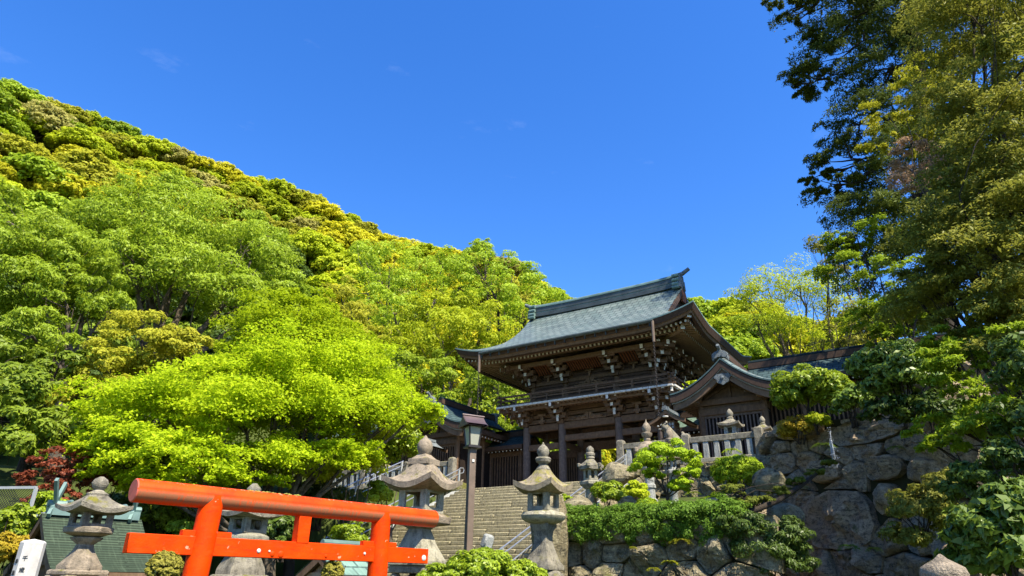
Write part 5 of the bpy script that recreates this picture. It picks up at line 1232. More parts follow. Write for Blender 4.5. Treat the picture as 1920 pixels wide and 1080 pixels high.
def lobe(c, rad, nleaf, rng, nclump=60, cr=.3, flat=.6, shell=(.55, 1.), up=.35, low=-.55, jit=.55):
    """leaf centres and normals for one crown lobe built from many small clumps"""
    c = np.asarray(c, float); rad = np.asarray(rad, float)*np.ones(3)
    D = unit(rng.normal(0, 1, (nclump*3, 3))); D = D[D[:, 2] > low][:nclump]; k = len(D)
    S = rng.uniform(shell[0]**2, shell[1]**2, k)**.5; CC = D*S[:, None]*rad
    R = cr*rad.mean()*rng.uniform(.55, 1.45, k)
    w = R**2/np.sum(R**2); idx = rng.choice(k, nleaf, p=w)
    d2 = rng.normal(0, 1, (nleaf, 3)); d2[:, 2] += .45; d2 = unit(d2)
    off = d2*R[idx][:, None]*rng.uniform(.45, 1.0, (nleaf, 1))**.6*np.array([1, 1, flat])
    P = c+CC[idx]+off; Nn = unit(d2*.75+D[idx]*.5+np.array([0, 0, up])+rng.normal(0, jit, (nleaf, 3))*.8)
    return P, Nn
def limb(b, p, q, r0, r1, rng, n=7, bend=.12, m=0, sag=.0):
    p = np.asarray(p, float); q = np.asarray(q, float); L = np.linalg.norm(q-p); off = rng.normal(0, bend*L*.5, 3); P = []
    for k in range(n+1):
        t = k/n; P.append(p+(q-p)*t+off*math.sin(math.pi*t)+rng.normal(0, bend*L*.06, 3)*(0 < k < n)+np.array([0, 0, sag*L*math.sin(math.pi*t)]))
    b.tube(P, [r0+(r1-r0)*(k/n)**.55 for k in range(n+1)], 7); return P
def tree(name, cat, label, base, lobes, mat, leaf, nper, seed, trunk_r=.2, bark=None, flat=.6, aspect=.45, droop=0., group=None, up=.35, shell=(.5, 1.), cr=.3, nclump=60, twigs=5, extra=None, jit=.55, low=-.55, fork=.35, spine=None, fan=None):
    """base: (px, py, d) of the trunk foot; lobes: (px, py, d, radius px[, vertical scale[, material key]])"""
    rng = np.random.default_rng(seed)
    if isinstance(base, tuple) and len(base) == 3: B = at(*base)
    else: B = np.asarray(base, float)
    gz = float(ground_z(B[0], B[1])); B = np.array([B[0], B[1], gz-.1])
    e = empty(name, B, 0, label, cat, group); groups = {}; W = []
    for lb_ in lobes:
        px, py, d, rp = lb_[:4]; vs = lb_[4] if len(lb_) > 4 else .8; mk = lb_[5] if len(lb_) > 5 else mat
        P = at(px, py, d); r = rp*px_size(px, py, d); W.append((P, r))
        wgt = max(.25, (rp/100.)**1.6); Pn = spray(P-B, (r, r, r*vs), int(nper*wgt), rng, int(fan*min(2.2, wgt)*1.0), min(.5, .9/r+.12)) if fan else lobe(P-B, (r, r, r*vs), int(nper*wgt), rng, max(14, int(nclump*min(2.2, wgt))), cr*(1 if rp > 50 else 1.2), flat, shell, up, low, jit)
        groups.setdefault(mk, []).append(Pn)
    for k, (mk, L) in enumerate(groups.items()):
        o = leaf_obj('crown', np.vstack([a for a, _ in L]), np.vstack([b for _, b in L]), leaf, LF[mk], e, aspect, rng, droop)
    b = MB(); cen = np.mean([w[0] for w in W], 0)-B; forkp = np.array([cen[0]*fork*.6, cen[1]*fork*.6, max(.4, cen[2]*fork)])
    SP = [at(*s_)-B for s_ in spine] if spine else []
    if spine: b.tube([(0, 0, -.2)]+SP, [trunk_r*1.2]+list(np.linspace(trunk_r, trunk_r*.5, len(SP))), 9)
    else: limb(b, (0, 0, -.2), forkp, trunk_r*1.25, trunk_r*.85, rng, 6, .06)
    for p, r in sorted(W, key=lambda w: -w[1]):
        q = p-B; f0 = forkp
        if spine: f0 = min([s_ for s_ in SP], key=lambda s_: abs(s_[2]-q[2]-.25*math.hypot(*(q[:2]-s_[:2]))))
        Lp = limb(b, f0, q, trunk_r*(.2 if spine else .6)*min(1.2, .5+r/3), trunk_r*(.05 if spine else .16), rng, 8, .14)
        for _ in range(twigs):
            s = Lp[rng.integers(4, 9)]; limb(b, s, q+unit(rng.normal(0, 1, 3)+np.array([0, 0, .3]))*r*rng.uniform(.6, .95)*np.array([1, 1, .8]), trunk_r*.16, trunk_r*.03, rng, 5, .18)
    b.build('trunk', bark or BARK, e, smooth=60)
    if extra: extra(e, B, rng)
    return e
def bush(name, cat, label, px, py, d, rp, vs, mat, leaf, n, seed, base=None, **kw):
    """a low plant: short stems and a leafy mass, standing on the ground under it"""
    rng = np.random.default_rng(seed); P = at(px, py, d); r = rp*px_size(px, py, d)
    lowz = P[2]-r*vs if base is None else base
    B = np.array([P[0], P[1], lowz]); e = empty(name, B, 0, label, cat, kw.pop('group', None)); hs = kw.pop('hs', 1.); asp = kw.pop('aspect', .45); dr = kw.pop('droop', 0.); more = kw.pop('more', [])
    A = [lobe(P-B, (r*hs, r*hs, r*vs), n, rng, **kw)]
    for (qx, qy, qr) in more: Q = at(qx, qy, d); rr = qr*px_size(qx, qy, d); A.append(lobe(Q-B, (rr, rr, rr*vs), int(n*(qr/rp)**1.6), rng, **kw))
    leaf_obj('leaves', np.vstack([a[0] for a in A]), np.vstack([a[1] for a in A]), leaf, LF[mat], e, asp, rng, dr)
    b = MB()
    for k in range(9):
        q = P-B+rng.normal(0, .45, 3)*np.array([r, r, r*vs]); limb(b, (rng.normal(0, .12*r), rng.normal(0, .12*r), -.25), q, .025*r+.008, .006, rng, 5, .12)
    b.build('stems', BARKD, e); return e
def S(p, k): return [(x, y, d, r) for x, y, d, r in p]
GREEN = dict(flat=.6, cr=.30)
# ---- the bright maple over the gateway
tree('maple_tree', 'tree', 'broad bright yellow green maple spreading over the vermilion gateway', (520, 985, 21.5), [
    (300, 775, 21, 95, .55), (245, 835, 20.5, 80, .5), (410, 760, 21, 110, .6), (520, 770, 21.5, 110, .62), (620, 760, 22, 105, .6), (690, 770, 22.5, 76, .6),
    (330, 860, 20, 95, .45), (455, 850, 20.5, 95, .45), (570, 850, 21, 80, .45), (235, 880, 20, 52, .45), (560, 700, 22.5, 110, .6), (450, 700, 22, 85, .55), (660, 700, 23, 80, .6), (750, 765, 22.5, 50, .7), (625, 850, 21, 55, .6), (285, 905, 19.6, 58, .5), (380, 890, 19.4, 62, .5), (785, 775, 22.5, 30, .7), (480, 900, 20.5, 45, .5), (210, 850, 20, 40, .5)],
    'maple', .095, 13000, 11, .20, BARK, flat=.55, aspect=.62, up=.7, shell=(.05, 1.), fan=150, twigs=3, fork=.30)
tree('maple_tree', 'tree', 'taller lime maple with dark forked branches rising behind the broad maple', (560, 960, 25), [
    (560, 615, 25, 85, .75), (615, 655, 25.5, 85, .7), (500, 655, 25, 66, .6), (650, 705, 25, 74, .7), (560, 580, 25.5, 52, .75), (700, 735, 25, 62, .7), (455, 690, 24.5, 50, .6)],
    'maple', .10, 19000, 12, .18, BARKD, aspect=.6, fan=120, twigs=6)
tree('camphor_tree', 'tree', 'massive fresh green broadleaf tree with forked trunk filling the left hillside', (290, 700, 42), [
    (300, 425, 42, 112, .8), (400, 450, 43, 100, .8), (205, 425, 43, 80, .8), (470, 490, 42, 85, .8), (330, 520, 40, 105, .75), (430, 560, 40, 80, .8), (250, 490, 40, 90, .75), (490, 440, 45, 52, .8), (330, 372, 44, 62, .75), (240, 372, 44, 45, .7), (530, 545, 42, 55, .8)],
    'green', .205, 10000, 21, .42, BARK, droop=.6, aspect=.36, shell=(.55, 1.), cr=.27, nclump=70, twigs=7, fork=.45)
tree('camphor_tree', 'tree', 'leaning fresh green tree with slender grey trunk at the far left', (180, 700, 36), [
    (60, 455, 37, 85, .8), (130, 485, 36, 78, .75), (40, 540, 36, 90, .75), (120, 560, 35, 80, .7), (-30, 470, 36, 90, .8), (60, 630, 34, 75, .65), (170, 530, 36, 60, .7), (-20, 380, 40, 55, .8), (210, 580, 35, 50, .6)],
    'green', .175, 9500, 22, .30, BARK, droop=.7, aspect=.36, shell=(.5, 1.), cr=.27, nclump=64, twigs=6, fork=.5)
tree('evergreen_oak', 'tree', 'small olive gold evergreen between the maple and the big green tree', (255, 860, 28), [
    (265, 635, 28, 75, .7), (205, 690, 27.5, 75, .65), (320, 680, 28, 65, .65), (160, 745, 27, 65, .6), (255, 740, 27, 70, .6), (350, 640, 28.5, 45, .6)],
    'olive', .15, 7000, 23, .16, BARKD, aspect=.42, shell=(.5, 1.), cr=.26, nclump=60)
tree('evergreen_oak', 'tree', 'dark shaded broadleaf tree low at the left edge', (40, 900, 27), [
    (40, 740, 27, 80, .8), (110, 690, 28, 60, .7), (30, 830, 25, 75, .7), (120, 800, 26, 55, .7), (-20, 660, 28, 60, .8), (190, 780, 25, 40, .7)],
    'mid', .19, 5200, 24, .2, BARKD, droop=.5, aspect=.4, shell=(.4, 1.), cr=.3, nclump=50)
tree('red_maple', 'tree', 'dark red japanese maple beside the side shrine', (150, 960, 21), [
    (115, 875, 20.5, 48, .7), (85, 905, 20, 36, .5), (150, 905, 20.5, 40, .6), (220, 900, 21, 45, .5), (120, 930, 20, 40, .5), (160, 850, 21.5, 36, .6)],
    'red', .085, 9000, 25, .07, BARKD, aspect=.55, fan=70)
# right of the maple, behind the left wing
tree('sapling_tree', 'tree', 'young bright green tree with large leaves before the left wing', (742, 905, 25), [(742, 825, 25, 44, .85), (722, 845, 24.6, 32, .8), (765, 845, 25, 30, .8), (735, 800, 25, 26, .8)], 'laurelY', .17, 5200, 26, .07, aspect=.5, shell=(.3, 1), cr=.34, nclump=24)
tree('sapling_tree', 'tree', 'loose pale yellow green tree above the mossy stone bank', (650, 940, 23), [(655, 845, 23, 52, .7), (690, 810, 23.5, 45, .7), (610, 890, 22.5, 46, .6), (690, 870, 22.6, 40, .6)], 'ylgreen', .12, 4200, 27, .08, aspect=.45, shell=(.2, 1), cr=.36, nclump=26)
tree('broadleaf_tree', 'tree', 'yellow tipped round tree rising just left of the gate roof', (850, 800, 48), [
    (830, 640, 47, 75, .85), (900, 620, 48, 70, .85), (770, 660, 46, 60, .8), (860, 580, 50, 55, .8), (930, 660, 48, 50, .8), (800, 590, 50, 50, .8)],
    'ylgreen', .25, 6500, 28, .3, BARK, aspect=.42, cr=.25, nclump=70)
tree('broadleaf_tree', 'tree', 'mid green tree in front of the yellow tipped tree left of the gate', (790, 820, 40), [
    (790, 720, 39, 60, .85), (850, 700, 40, 55, .85), (740, 690, 38, 55, .8), (720, 740, 36, 45, .8), (820, 770, 38, 48, .8)],
    'green', .21, 6000, 29, .25, BARK, aspect=.42, cr=.26, nclump=60)
tree('broadleaf_tree', 'tree', 'dense dark green tree filling the gap under the left eave of the gate', (930, 830, 44), [
    (900, 730, 44, 58, .9), (950, 770, 45, 55, .9), (880, 790, 42, 50, .9), (985, 730, 47, 45, .9), (940, 820, 43, 40, .8)],
    'mid', .23, 5800, 30, .28, BARKD, aspect=.45, cr=.26, nclump=56)
tree('broadleaf_tree', 'tree', 'tall airy tree with dark curving branches on the skyline left of the gate ridge', (930, 680, 66), [
    (890, 500, 66, 55, .85), (960, 520, 66, 58, .85), (1010, 560, 66, 42, .8), (930, 560, 64, 55, .8), (860, 540, 66, 45, .8), (985, 600, 62, 50, .8), (905, 470, 68, 30, .8)],
    'green', .30, 6500, 31, .42, BARKD, aspect=.42, cr=.27, nclump=60, twigs=8, fork=.6)
tree('broadleaf_tree', 'tree', 'silvery green tree in the middle of the hillside above the maple', (740, 690, 66), [
    (730, 500, 66, 65, .85), (780, 540, 64, 62, .85), (690, 550, 62, 55, .85), (830, 500, 68, 45, .8), (740, 590, 60, 60, .8), (680, 480, 70, 40, .8)],
    'green', .30, 6000, 32, .4, BARK, aspect=.38, cr=.26, nclump=60)
tree('broadleaf_tree', 'tree', 'dull dark tree in the hollow between maple and silvery green tree', (670, 720, 50), [
    (660, 610, 52, 55, .9), (690, 650, 50, 55, .9), (640, 560, 55, 45, .9), (720, 640, 50, 40, .8)],
    'olive', .25, 5200, 33, .3, BARKD, aspect=.42, cr=.26, nclump=50)
# understorey in the shade behind the gateway
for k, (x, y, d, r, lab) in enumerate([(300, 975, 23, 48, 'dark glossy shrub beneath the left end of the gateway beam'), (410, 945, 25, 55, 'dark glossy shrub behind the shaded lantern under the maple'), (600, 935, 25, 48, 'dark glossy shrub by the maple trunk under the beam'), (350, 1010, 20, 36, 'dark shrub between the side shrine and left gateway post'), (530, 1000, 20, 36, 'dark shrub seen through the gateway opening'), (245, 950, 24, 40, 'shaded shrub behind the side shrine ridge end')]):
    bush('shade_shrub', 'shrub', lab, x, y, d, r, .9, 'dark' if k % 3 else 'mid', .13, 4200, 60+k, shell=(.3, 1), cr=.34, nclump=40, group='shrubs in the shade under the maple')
for k, (x, y, d, r, m, lab) in enumerate([(22, 985, 15.5, 40, 'laurelY', 'yellow green bush at the left edge above the shrine eave'), (20, 1035, 14.5, 38, 'orange', 'orange tinged bush at the left edge beside the shrine gable'), (95, 950, 17, 30, 'laurelY', 'light green shrub behind the forked ridge finial'), (660, 1005, 19.5, 34, 'laurelY', 'light green leafy shrub behind the handrail in the gateway'), (710, 925, 24, 26, 'laurelY', 'small fern green plant on the mossy bank'), (1142, 928, 18.5, 30, 'laurelY', 'light green shrub right of the slim hexagonal lantern'), (1190, 925, 20, 26, 'ylgreen', 'yellow green shrub before the pale turned lantern'), (1060, 940, 20.5, 16, 'laurelY', 'small bright shrub beyond the moss roofed lantern'), (1342, 955, 20.5, 30, 'topiary', 'bright low azalea beneath the round clipped shrub')]):
    bush('leafy_shrub', 'shrub', lab, x, y, d, r, .85, m, .075 if d < 22 else .10, 5400, 80+k, shell=(.3, 1), cr=.34, nclump=34)
# ---- clipped garden plants
def clipped(name, lab, px, py, d, rp, vs, m, leaf, n, seed, hs=1.):
    return bush(name, 'topiary', lab, px, py, d, rp, vs, m, leaf, n, seed, shell=(.86, .97), cr=.16, nclump=190, flat=.8, up=.2, jit=.45, hs=hs)
clipped('clipped_shrub', 'bright green dome clipped shrub right of the cloud pruned tree', 1383, 886, 22.5, 48, .62, 'topiary', .075, 12000, 101)
clipped('clipped_shrub', 'small clipped ball on the hedge before the pale turned lantern', 1214, 950, 16.6, 22, .7, 'topiary', .055, 5000, 102)
clipped('clipped_shrub', 'mossy yellow clipped ball left of the gateway post', 308, 1066, 9.2, 29, 1.05, 'moss', .035, 9000, 103)
clipped('clipped_shrub', 'mossy yellow clipped ball before the little mint roofed hutch', 624, 1072, 10.6, 20, .95, 'moss', .035, 5000, 104)
bush('azalea_bush', 'shrub', 'round glossy azalea bush at the bottom below the lamp post', 905, 1078, 9.0, 70, .62, 'laurelY', .042, 17000, 105, more=[(830, 1085, 45), (975, 1085, 48), (900, 1050, 30)], shell=(.3, 1), cr=.26, nclump=70, aspect=.5)
def cloud_tree():
    rng = np.random.default_rng(7)
    tree('cloud_pruned_tree', 'tree', 'cloud pruned garden tree with thin upright trunk above the hedge', (1252, 962, 17.5), [
        (1240, 858, 17.5, 46, .55), (1278, 862, 17.3, 36, .55), (1212, 872, 17.5, 32, .5), (1250, 842, 17.6, 36, .55), (1288, 888, 17.3, 26, .5), (1272, 910, 17.2, 28, .5), (1225, 890, 17.4, 20, .5)],
        'topiary', .05, 15000, 110, .055, BARKD, shell=(.5, 1), cr=.28, nclump=50, flat=.6, aspect=.5, twigs=3, fork=.45)
cloud_tree()
tree('layered_pine', 'tree', 'layered clipped pine with a long dark sideways branch in front of the rock cliff', (1322, 1000, 15.3), [
    (1375, 920, 15.5, 26, .5), (1402, 942, 15.4, 30, .45), (1352, 945, 15.5, 26, .45), (1430, 938, 15.6, 24, .4), (1465, 922, 15.8, 24, .42), (1498, 903, 16, 22, .42), (1525, 885, 16.2, 20, .42), (1385, 955, 15.3, 26, .35), (1552, 868, 16.3, 15, .42), (1335, 958, 15.4, 18, .4)],
    'pine', .05, 11000, 111, .085, BARKD, shell=(.4, 1), cr=.25, nclump=60, flat=.5, aspect=.3, up=.8, twigs=2, spine=[(1332, 985, 15.3), (1350, 974, 15.3), (1380, 966, 15.3), (1420, 955, 15.4), (1460, 938, 15.6), (1500, 912, 16), (1545, 876, 16.3)])
def hedge():
    rng = np.random.default_rng(17); A = L2W(7.3, -16.35); B = L2W(11.2, -16.2); e = empty('juniper_hedge', (A[0], A[1], 2.6), 0, 'low trailing juniper hedge spilling over the front boulder wall', 'hedge'); Ps, Ns = [], []
    for k in range(46):
        t = (k+rng.uniform(0, 1))/46; c = A+(B-A)*t; c[2] = 2.84+.04*math.sin(t*14)+rng.normal(0, .03)+(.25*max(0, t-.65) if t < .9 else .0); r = rng.uniform(.24, .36)
        p, n = lobe((c[0]-A[0], c[1]-A[1]+rng.normal(0, .12), c[2]-2.6), (r*1.2, r*1.2, r*.75), 1800, rng, 26, .35, .6, (.3, 1.), .5); Ps.append(p); Ns.append(n)
        if rng.uniform() < .75:
            for q in range(rng.integers(1, 4)):
                cc = c-vY*(.30+.1*rng.uniform())+uX*rng.normal(0, .1); dz = rng.uniform(.15, .5); p, n = lobe((cc[0]-A[0], cc[1]-A[1], cc[2]-2.6-dz), (.13, .13, .2), 360, rng, 8, .5, .9, (.2, 1.), .1); Ps.append(p); Ns.append(n)
    leaf_obj('foliage', np.vstack(Ps), np.vstack(Ns), .046, LF['hedge'], e, .4, rng, .4)
    b = MB()
    for k in range(14):
        t = k/13; c = A+(B-A)*t; limb(b, (c[0]-A[0], c[1]-A[1]+.2, -.1), (c[0]-A[0]+rng.normal(0, .3), c[1]-A[1]-.2, .25), .02, .008, rng, 4, .1)
    b.build('stems', BARKD, e)
hedge()
bush('trailing_juniper', 'shrub', 'dark trailing juniper hanging over the wall corner before the cliff', 1430, 1010, 14.2, 58, .8, 'dark', .07, 9000, 112, more=[(1470, 1050, 50), (1400, 985, 36), (1360, 975, 30), (1480, 1000, 36)], shell=(.3, 1), cr=.28, nclump=50, droop=1.2, aspect=.3)
# ferns and small plants on the walls
def fern(px, py, d, r, lab, m='fern', seed=0):
    rng = np.random.default_rng(seed); P = at(px, py, d); s = r*px_size(px, py, d); e = empty('fern', P, 0, lab, 'fern', 'ferns growing from the boulder walls'); Ps, Ns = [], []
    for k in range(11):
        a = rng.uniform(0, 6.28); l = s*rng.uniform(.7, 1.2)
        for t in np.linspace(.12, 1, 14):
            for q in (-1, 1):
                w = .22*l*(1-t)+.01; Ps.append([math.cos(a)*l*t-math.sin(a)*q*w, math.sin(a)*l*t+math.cos(a)*q*w, l*(.55*t-.85*t*t)+.02]); Ns.append([rng.normal(0, .2), rng.normal(0, .2), 1])
    leaf_obj('fronds', np.array(Ps), unit(np.array(Ns)), s*.22, LF[m], e, .45, rng); return e
for k, (x, y, d, r, lab, m) in enumerate([(1275, 1015, 14.2, 22, 'yellow fern in the joints of the boulder wall under the hedge', 'fern'), (1255, 1055, 14.2, 20, 'golden fern low on the sunlit boulder wall', 'fern'), (1225, 1068, 14.2, 16, 'small fern at the foot of the sunlit boulder wall', 'fern'), (1185, 1028, 14.5, 10, 'tiny bright fern between two wall boulders', 'fern'), (1480, 985, 17, 24, 'green fern beside the big wet slab', 'hedge'), (1590, 1025, 20, 22, 'green fern under the big wet slab', 'hedge'), (1545, 835, 22.5, 22, 'fern hanging left of the falling water', 'laurel'), (1370, 845, 24, 18, 'bright fern below the stone fence rail', 'laurelY'), (1300, 925, 22.5, 16, 'fern on the upper boulder wall', 'laurelY'), (1640, 1030, 20, 18, 'dark fern low on the cliff', 'laurel'), (1680, 840, 20, 16, 'dark fern among the cliff boulders', 'laurel')]): fern(x, y, d, r, lab, m, 200+k)
bush('golden_shrub', 'shrub', 'orange yellow spirea shrub on the rock top left of the falling water', 1495, 800, 23.6, 30, .6, 'orange', .07, 3600, 120, more=[(1475, 815, 20)], shell=(.2, 1), cr=.4, nclump=30)
bush('golden_shrub', 'shrub', 'low yellow green spirea shrub beside the orange one on the rock top', 1530, 788, 23.4, 24, .5, 'ylgreen', .07, 2600, 121, shell=(.2, 1), cr=.4, nclump=26)
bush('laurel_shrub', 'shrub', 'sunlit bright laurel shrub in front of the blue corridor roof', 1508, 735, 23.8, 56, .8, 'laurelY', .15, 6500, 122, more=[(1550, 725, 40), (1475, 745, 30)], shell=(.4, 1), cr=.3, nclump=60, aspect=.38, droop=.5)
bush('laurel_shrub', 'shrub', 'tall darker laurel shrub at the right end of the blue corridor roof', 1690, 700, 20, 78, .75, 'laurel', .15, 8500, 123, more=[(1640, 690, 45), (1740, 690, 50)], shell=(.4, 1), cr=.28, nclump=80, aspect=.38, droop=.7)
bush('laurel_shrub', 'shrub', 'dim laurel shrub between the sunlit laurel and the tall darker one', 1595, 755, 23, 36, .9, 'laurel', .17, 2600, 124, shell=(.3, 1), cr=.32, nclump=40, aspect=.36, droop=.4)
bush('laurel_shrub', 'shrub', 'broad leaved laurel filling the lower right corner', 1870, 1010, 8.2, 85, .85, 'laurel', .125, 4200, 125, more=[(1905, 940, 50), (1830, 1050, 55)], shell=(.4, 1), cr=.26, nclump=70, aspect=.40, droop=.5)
bush('trailing_shrub', 'shrub', 'dim feathery shrub on the cliff face right of the slab', 1720, 950, 18, 62, .55, 'forest', .10, 4200, 126, more=[(1770, 910, 50), (1700, 1010, 45), (1790, 980, 45)], shell=(.1, 1), cr=.3, nclump=40, aspect=.35)
bush('trailing_shrub', 'shrub', 'ivy covered ground above the long dark boulder', 1740, 770, 19.5, 60, .6, 'dark', .13, 3600, 127, more=[(1660, 770, 40)], shell=(.1, 1), cr=.3, nclump=40)
# ---- right: cedar, cherry, forest trees
tree('cherry_tree', 'tree', 'airy light green cherry tree with leaning trunk behind the blue corridor roof', (1525, 690, 50), [
    (1440, 540, 50, 62, .8), (1500, 535, 50, 62, .8), (1420, 600, 49, 50, .8), (1555, 560, 51, 55, .8), (1470, 620, 48, 60, .7), (1400, 560, 50, 36, .8), (1540, 640, 48, 50, .7), (1600, 600, 50, 45, .8)],
    'ylgreen', .16, 6000, 41, .30, BARK, aspect=.42, shell=(.15, 1), cr=.36, nclump=50, twigs=9, fork=.45)
tree('broadleaf_tree', 'tree', 'dark olive tree standing behind the right end of the blue corridor', (1620, 690, 42), [
    (1600, 590, 42, 50, .9), (1640, 630, 41, 50, .9), (1570, 640, 43, 36, .8), (1670, 600, 40, 45, .8), (1545, 470, 46, 34, .9), (1560, 510, 46, 28, .8)], 'forest', .19, 3600, 42, .25, BARKD, shell=(.2, 1), cr=.32, nclump=44)
tree('cedar_tree', 'tree', 'towering dark cedar rising out of the frame on the right', (1770, 640, 31), [
    (1540, 20, 31, 60, .55), (1620, 30, 31, 80, .6), (1700, 20, 31.5, 80, .6), (1600, 90, 30.5, 75, .5), (1545, 140, 30.5, 55, .4), (1520, 155, 30.4, 32, .4), (1660, 140, 31, 75, .6), (1740, 100, 31.5, 70, .6), (1600, 235, 30.5, 60, .5), (1650, 225, 31, 70, .6), (1580, 295, 30.5, 50, .45), (1555, 350, 30.4, 36, .4), (1620, 330, 30.8, 70, .6), (1690, 300, 31, 70, .6), (1630, 410, 30.6, 68, .6), (1690, 400, 31, 80, .7), (1620, 480, 30.6, 55, .6), (1690, 490, 31, 70, .7), (1560, -70, 31, 70, .6), (1660, -80, 31, 90, .7), (1760, 0, 32, 80, .7), (1490, 20, 30.6, 26, .4), (1555, 60, 30.4, 30, .4), (1470, -10, 31, 30, .35), (1535, 330, 30.2, 18, .4)],
    'cedar', .17, 10000, 43, .42, BARKD, aspect=.28, droop=1.3, fan=75, twigs=4, up=.1, fork=.85, spine=[(1765, 560, 31), (1752, 430, 31), (1742, 340, 31), (1734, 260, 31), (1726, 180, 31), (1718, 110, 31), (1712, 50, 31), (1706, -10, 31), (1700, -70, 31), (1694, -140, 31)])
def limbs_out(px, py, d, targets, rad, name, bark=BARKD, seed=3):
    def f(e, B, rng):
        b = MB(); p = at(px, py, d)-B
        for (x, y, dd) in targets: q = at(x, y, dd)-B; limb(b, p, q, rad, rad*.15, rng, 9, .08)
        b.build(name, bark, e, smooth=60)
    return f
tree('cedar_tree', 'tree', 'second dark cedar filling the gaps behind the olive tree at the right edge', (1880, 640, 34), [
    (1820, -20, 34, 90, .7), (1900, 20, 34, 90, .7), (1830, 90, 34, 80, .7), (1910, 120, 34, 90, .7), (1840, 190, 34, 80, .7), (1800, 280, 34, 60, .6), (1900, 240, 34, 90, .7), (1850, 320, 34, 90, .7), (1920, 360, 34, 80, .7), (1830, 430, 34, 80, .7), (1780, 380, 34, 60, .6)],
    'cedar', .20, 6500, 53, .35, BARKD, aspect=.3, droop=1.3, fan=70, twigs=3, up=.1, fork=.85, spine=[(1880, 560, 34), (1878, 430, 34), (1874, 300, 34), (1870, 180, 34), (1866, 60, 34), (1862, -60, 34)])
tree('forest_tree', 'tree', 'large dull olive tree leaning in from the right edge', (1985, 900, 15.5), [
    (1840, 50, 16, 95, .8), (1900, 150, 15.5, 100, .85), (1880, 270, 15.5, 90, .8), (1840, 400, 15.5, 95, .75), (1910, 380, 15, 80, .8), (1770, 460, 15.6, 75, .6), (1850, 500, 15, 100, .75), (1740, 520, 15.8, 55, .5), (1920, 560, 14.8, 90, .8), (1780, 560, 15.5, 65, .6), (1830, 620, 15, 70, .7), (1870, 330, 15.8, 80, .8), (1720, 560, 16, 50, .6), (1880, 450, 15.2, 90, .8), (1830, 130, 16.4, 60, .8), (1890, 640, 14.8, 80, .8), (1850, 210, 15.8, 70, .8), (1900, -40, 16, 110, .8), (1800, -30, 16.5, 70, .8)],
    'forest', .09, 9500, 44, .15, BARKD, aspect=.36, droop=.9, fan=95, twigs=6, fork=.4)
tree('overhanging_tree', 'tree', 'thin branch with sunlit yellow leaves and a brown dead spray crossing the cedar', (2010, 700, 18.5), [
    (1700, 175, 18.8, 46, .8, 'olive'), (1672, 225, 18.8, 42, .8, 'olive'), (1740, 205, 18.6, 44, .7, 'olive'), (1760, 130, 18.6, 50, .7, 'olive'), (1715, 250, 18.6, 34, .7, 'olive'), (1690, 300, 18.7, 42, .9, 'dead'), (1725, 335, 18.6, 46, .9, 'dead'), (1760, 320, 18.5, 36, .8, 'dead'), (1830, 100, 18.4, 60, .7, 'olive'), (1655, 260, 18.8, 34, .8, 'olive'), (1720, 290, 18.6, 40, .9, 'dead'), (1745, 350, 18.6, 36, .9, 'dead')],
    'olive', .08, 6000, 45, .05, BARK, aspect=.34, droop=.8, fan=45, twigs=6, fork=.55)
tree('green_maple', 'tree', 'green maple with flat drooping sprays in front of the cedar', (1790, 690, 28), [
    (1605, 440, 29.0, 48, .5), (1600, 500, 29.0, 46, .5), (1650, 520, 28.5, 48, .5), (1580, 470, 29.4, 32, .5), (1680, 560, 28.0, 44, .6), (1640, 590, 28.0, 44, .5), (1700, 600, 27.5, 45, .5), (1740, 560, 27.5, 50, .6), (1670, 630, 27.6, 34, .5)],
    'green', .10, 9500, 46, .13, BARKD, aspect=.6, fan=90)
tree('drooping_tree', 'tree', 'yellow green tree with drooping leaves hanging over the shaded cliff', (1960, 860, 13.5), [
    (1800, 680, 14, 58, .7), (1850, 650, 14, 60, .7), (1870, 720, 13.6, 65, .8), (1800, 800, 13.8, 48, .7), (1760, 840, 14, 34, .6), (1850, 820, 13.4, 62, .8), (1890, 780, 13, 70, .8), (1780, 640, 14.4, 45, .6)],
    'green', .10, 6500, 47, .12, BARKD, aspect=.34, droop=1.4, fan=60)
tree('forest_tree', 'tree', 'dark dense tree in the shade at the right edge below the drooping leaves', (1990, 950, 11.8), [
    (1900, 880, 12, 70, .8), (1850, 890, 12.4, 50, .7), (1930, 790, 12, 70, .8), (1800, 920, 12.6, 40, .6), (1930, 680, 12.5, 70, .8)], 'dark', .10, 4200, 48, .14, BARKD, aspect=.4, shell=(.2, 1), cr=.3, nclump=44)
# big trees just outside the frame on the right: they shade the cliff
def out_tree(x, y, h, r, lab, seed):
    rng = np.random.default_rng(seed); z = float(ground_z(x, y)); e = empty('forest_tree', (x, y, z-.1), 0, lab, 'tree'); A = []
    for k in range(9):
        c = np.array([rng.normal(0, .45*r), rng.normal(0, .45*r), h*rng.uniform(.45, .95)]); A.append(lobe(c, (r*.6, r*.6, r*.5), 2600, rng, 40, .3))
    leaf_obj('crown', np.vstack([a for a, _ in A]), np.vstack([b for _, b in A]), .30, LF['forest'], e, .45, rng)
    b = MB(); limb(b, (0, 0, -.2), (0, 0, h*.6), .4, .25, rng, 6, .04); b.build('trunk', BARKD, e)
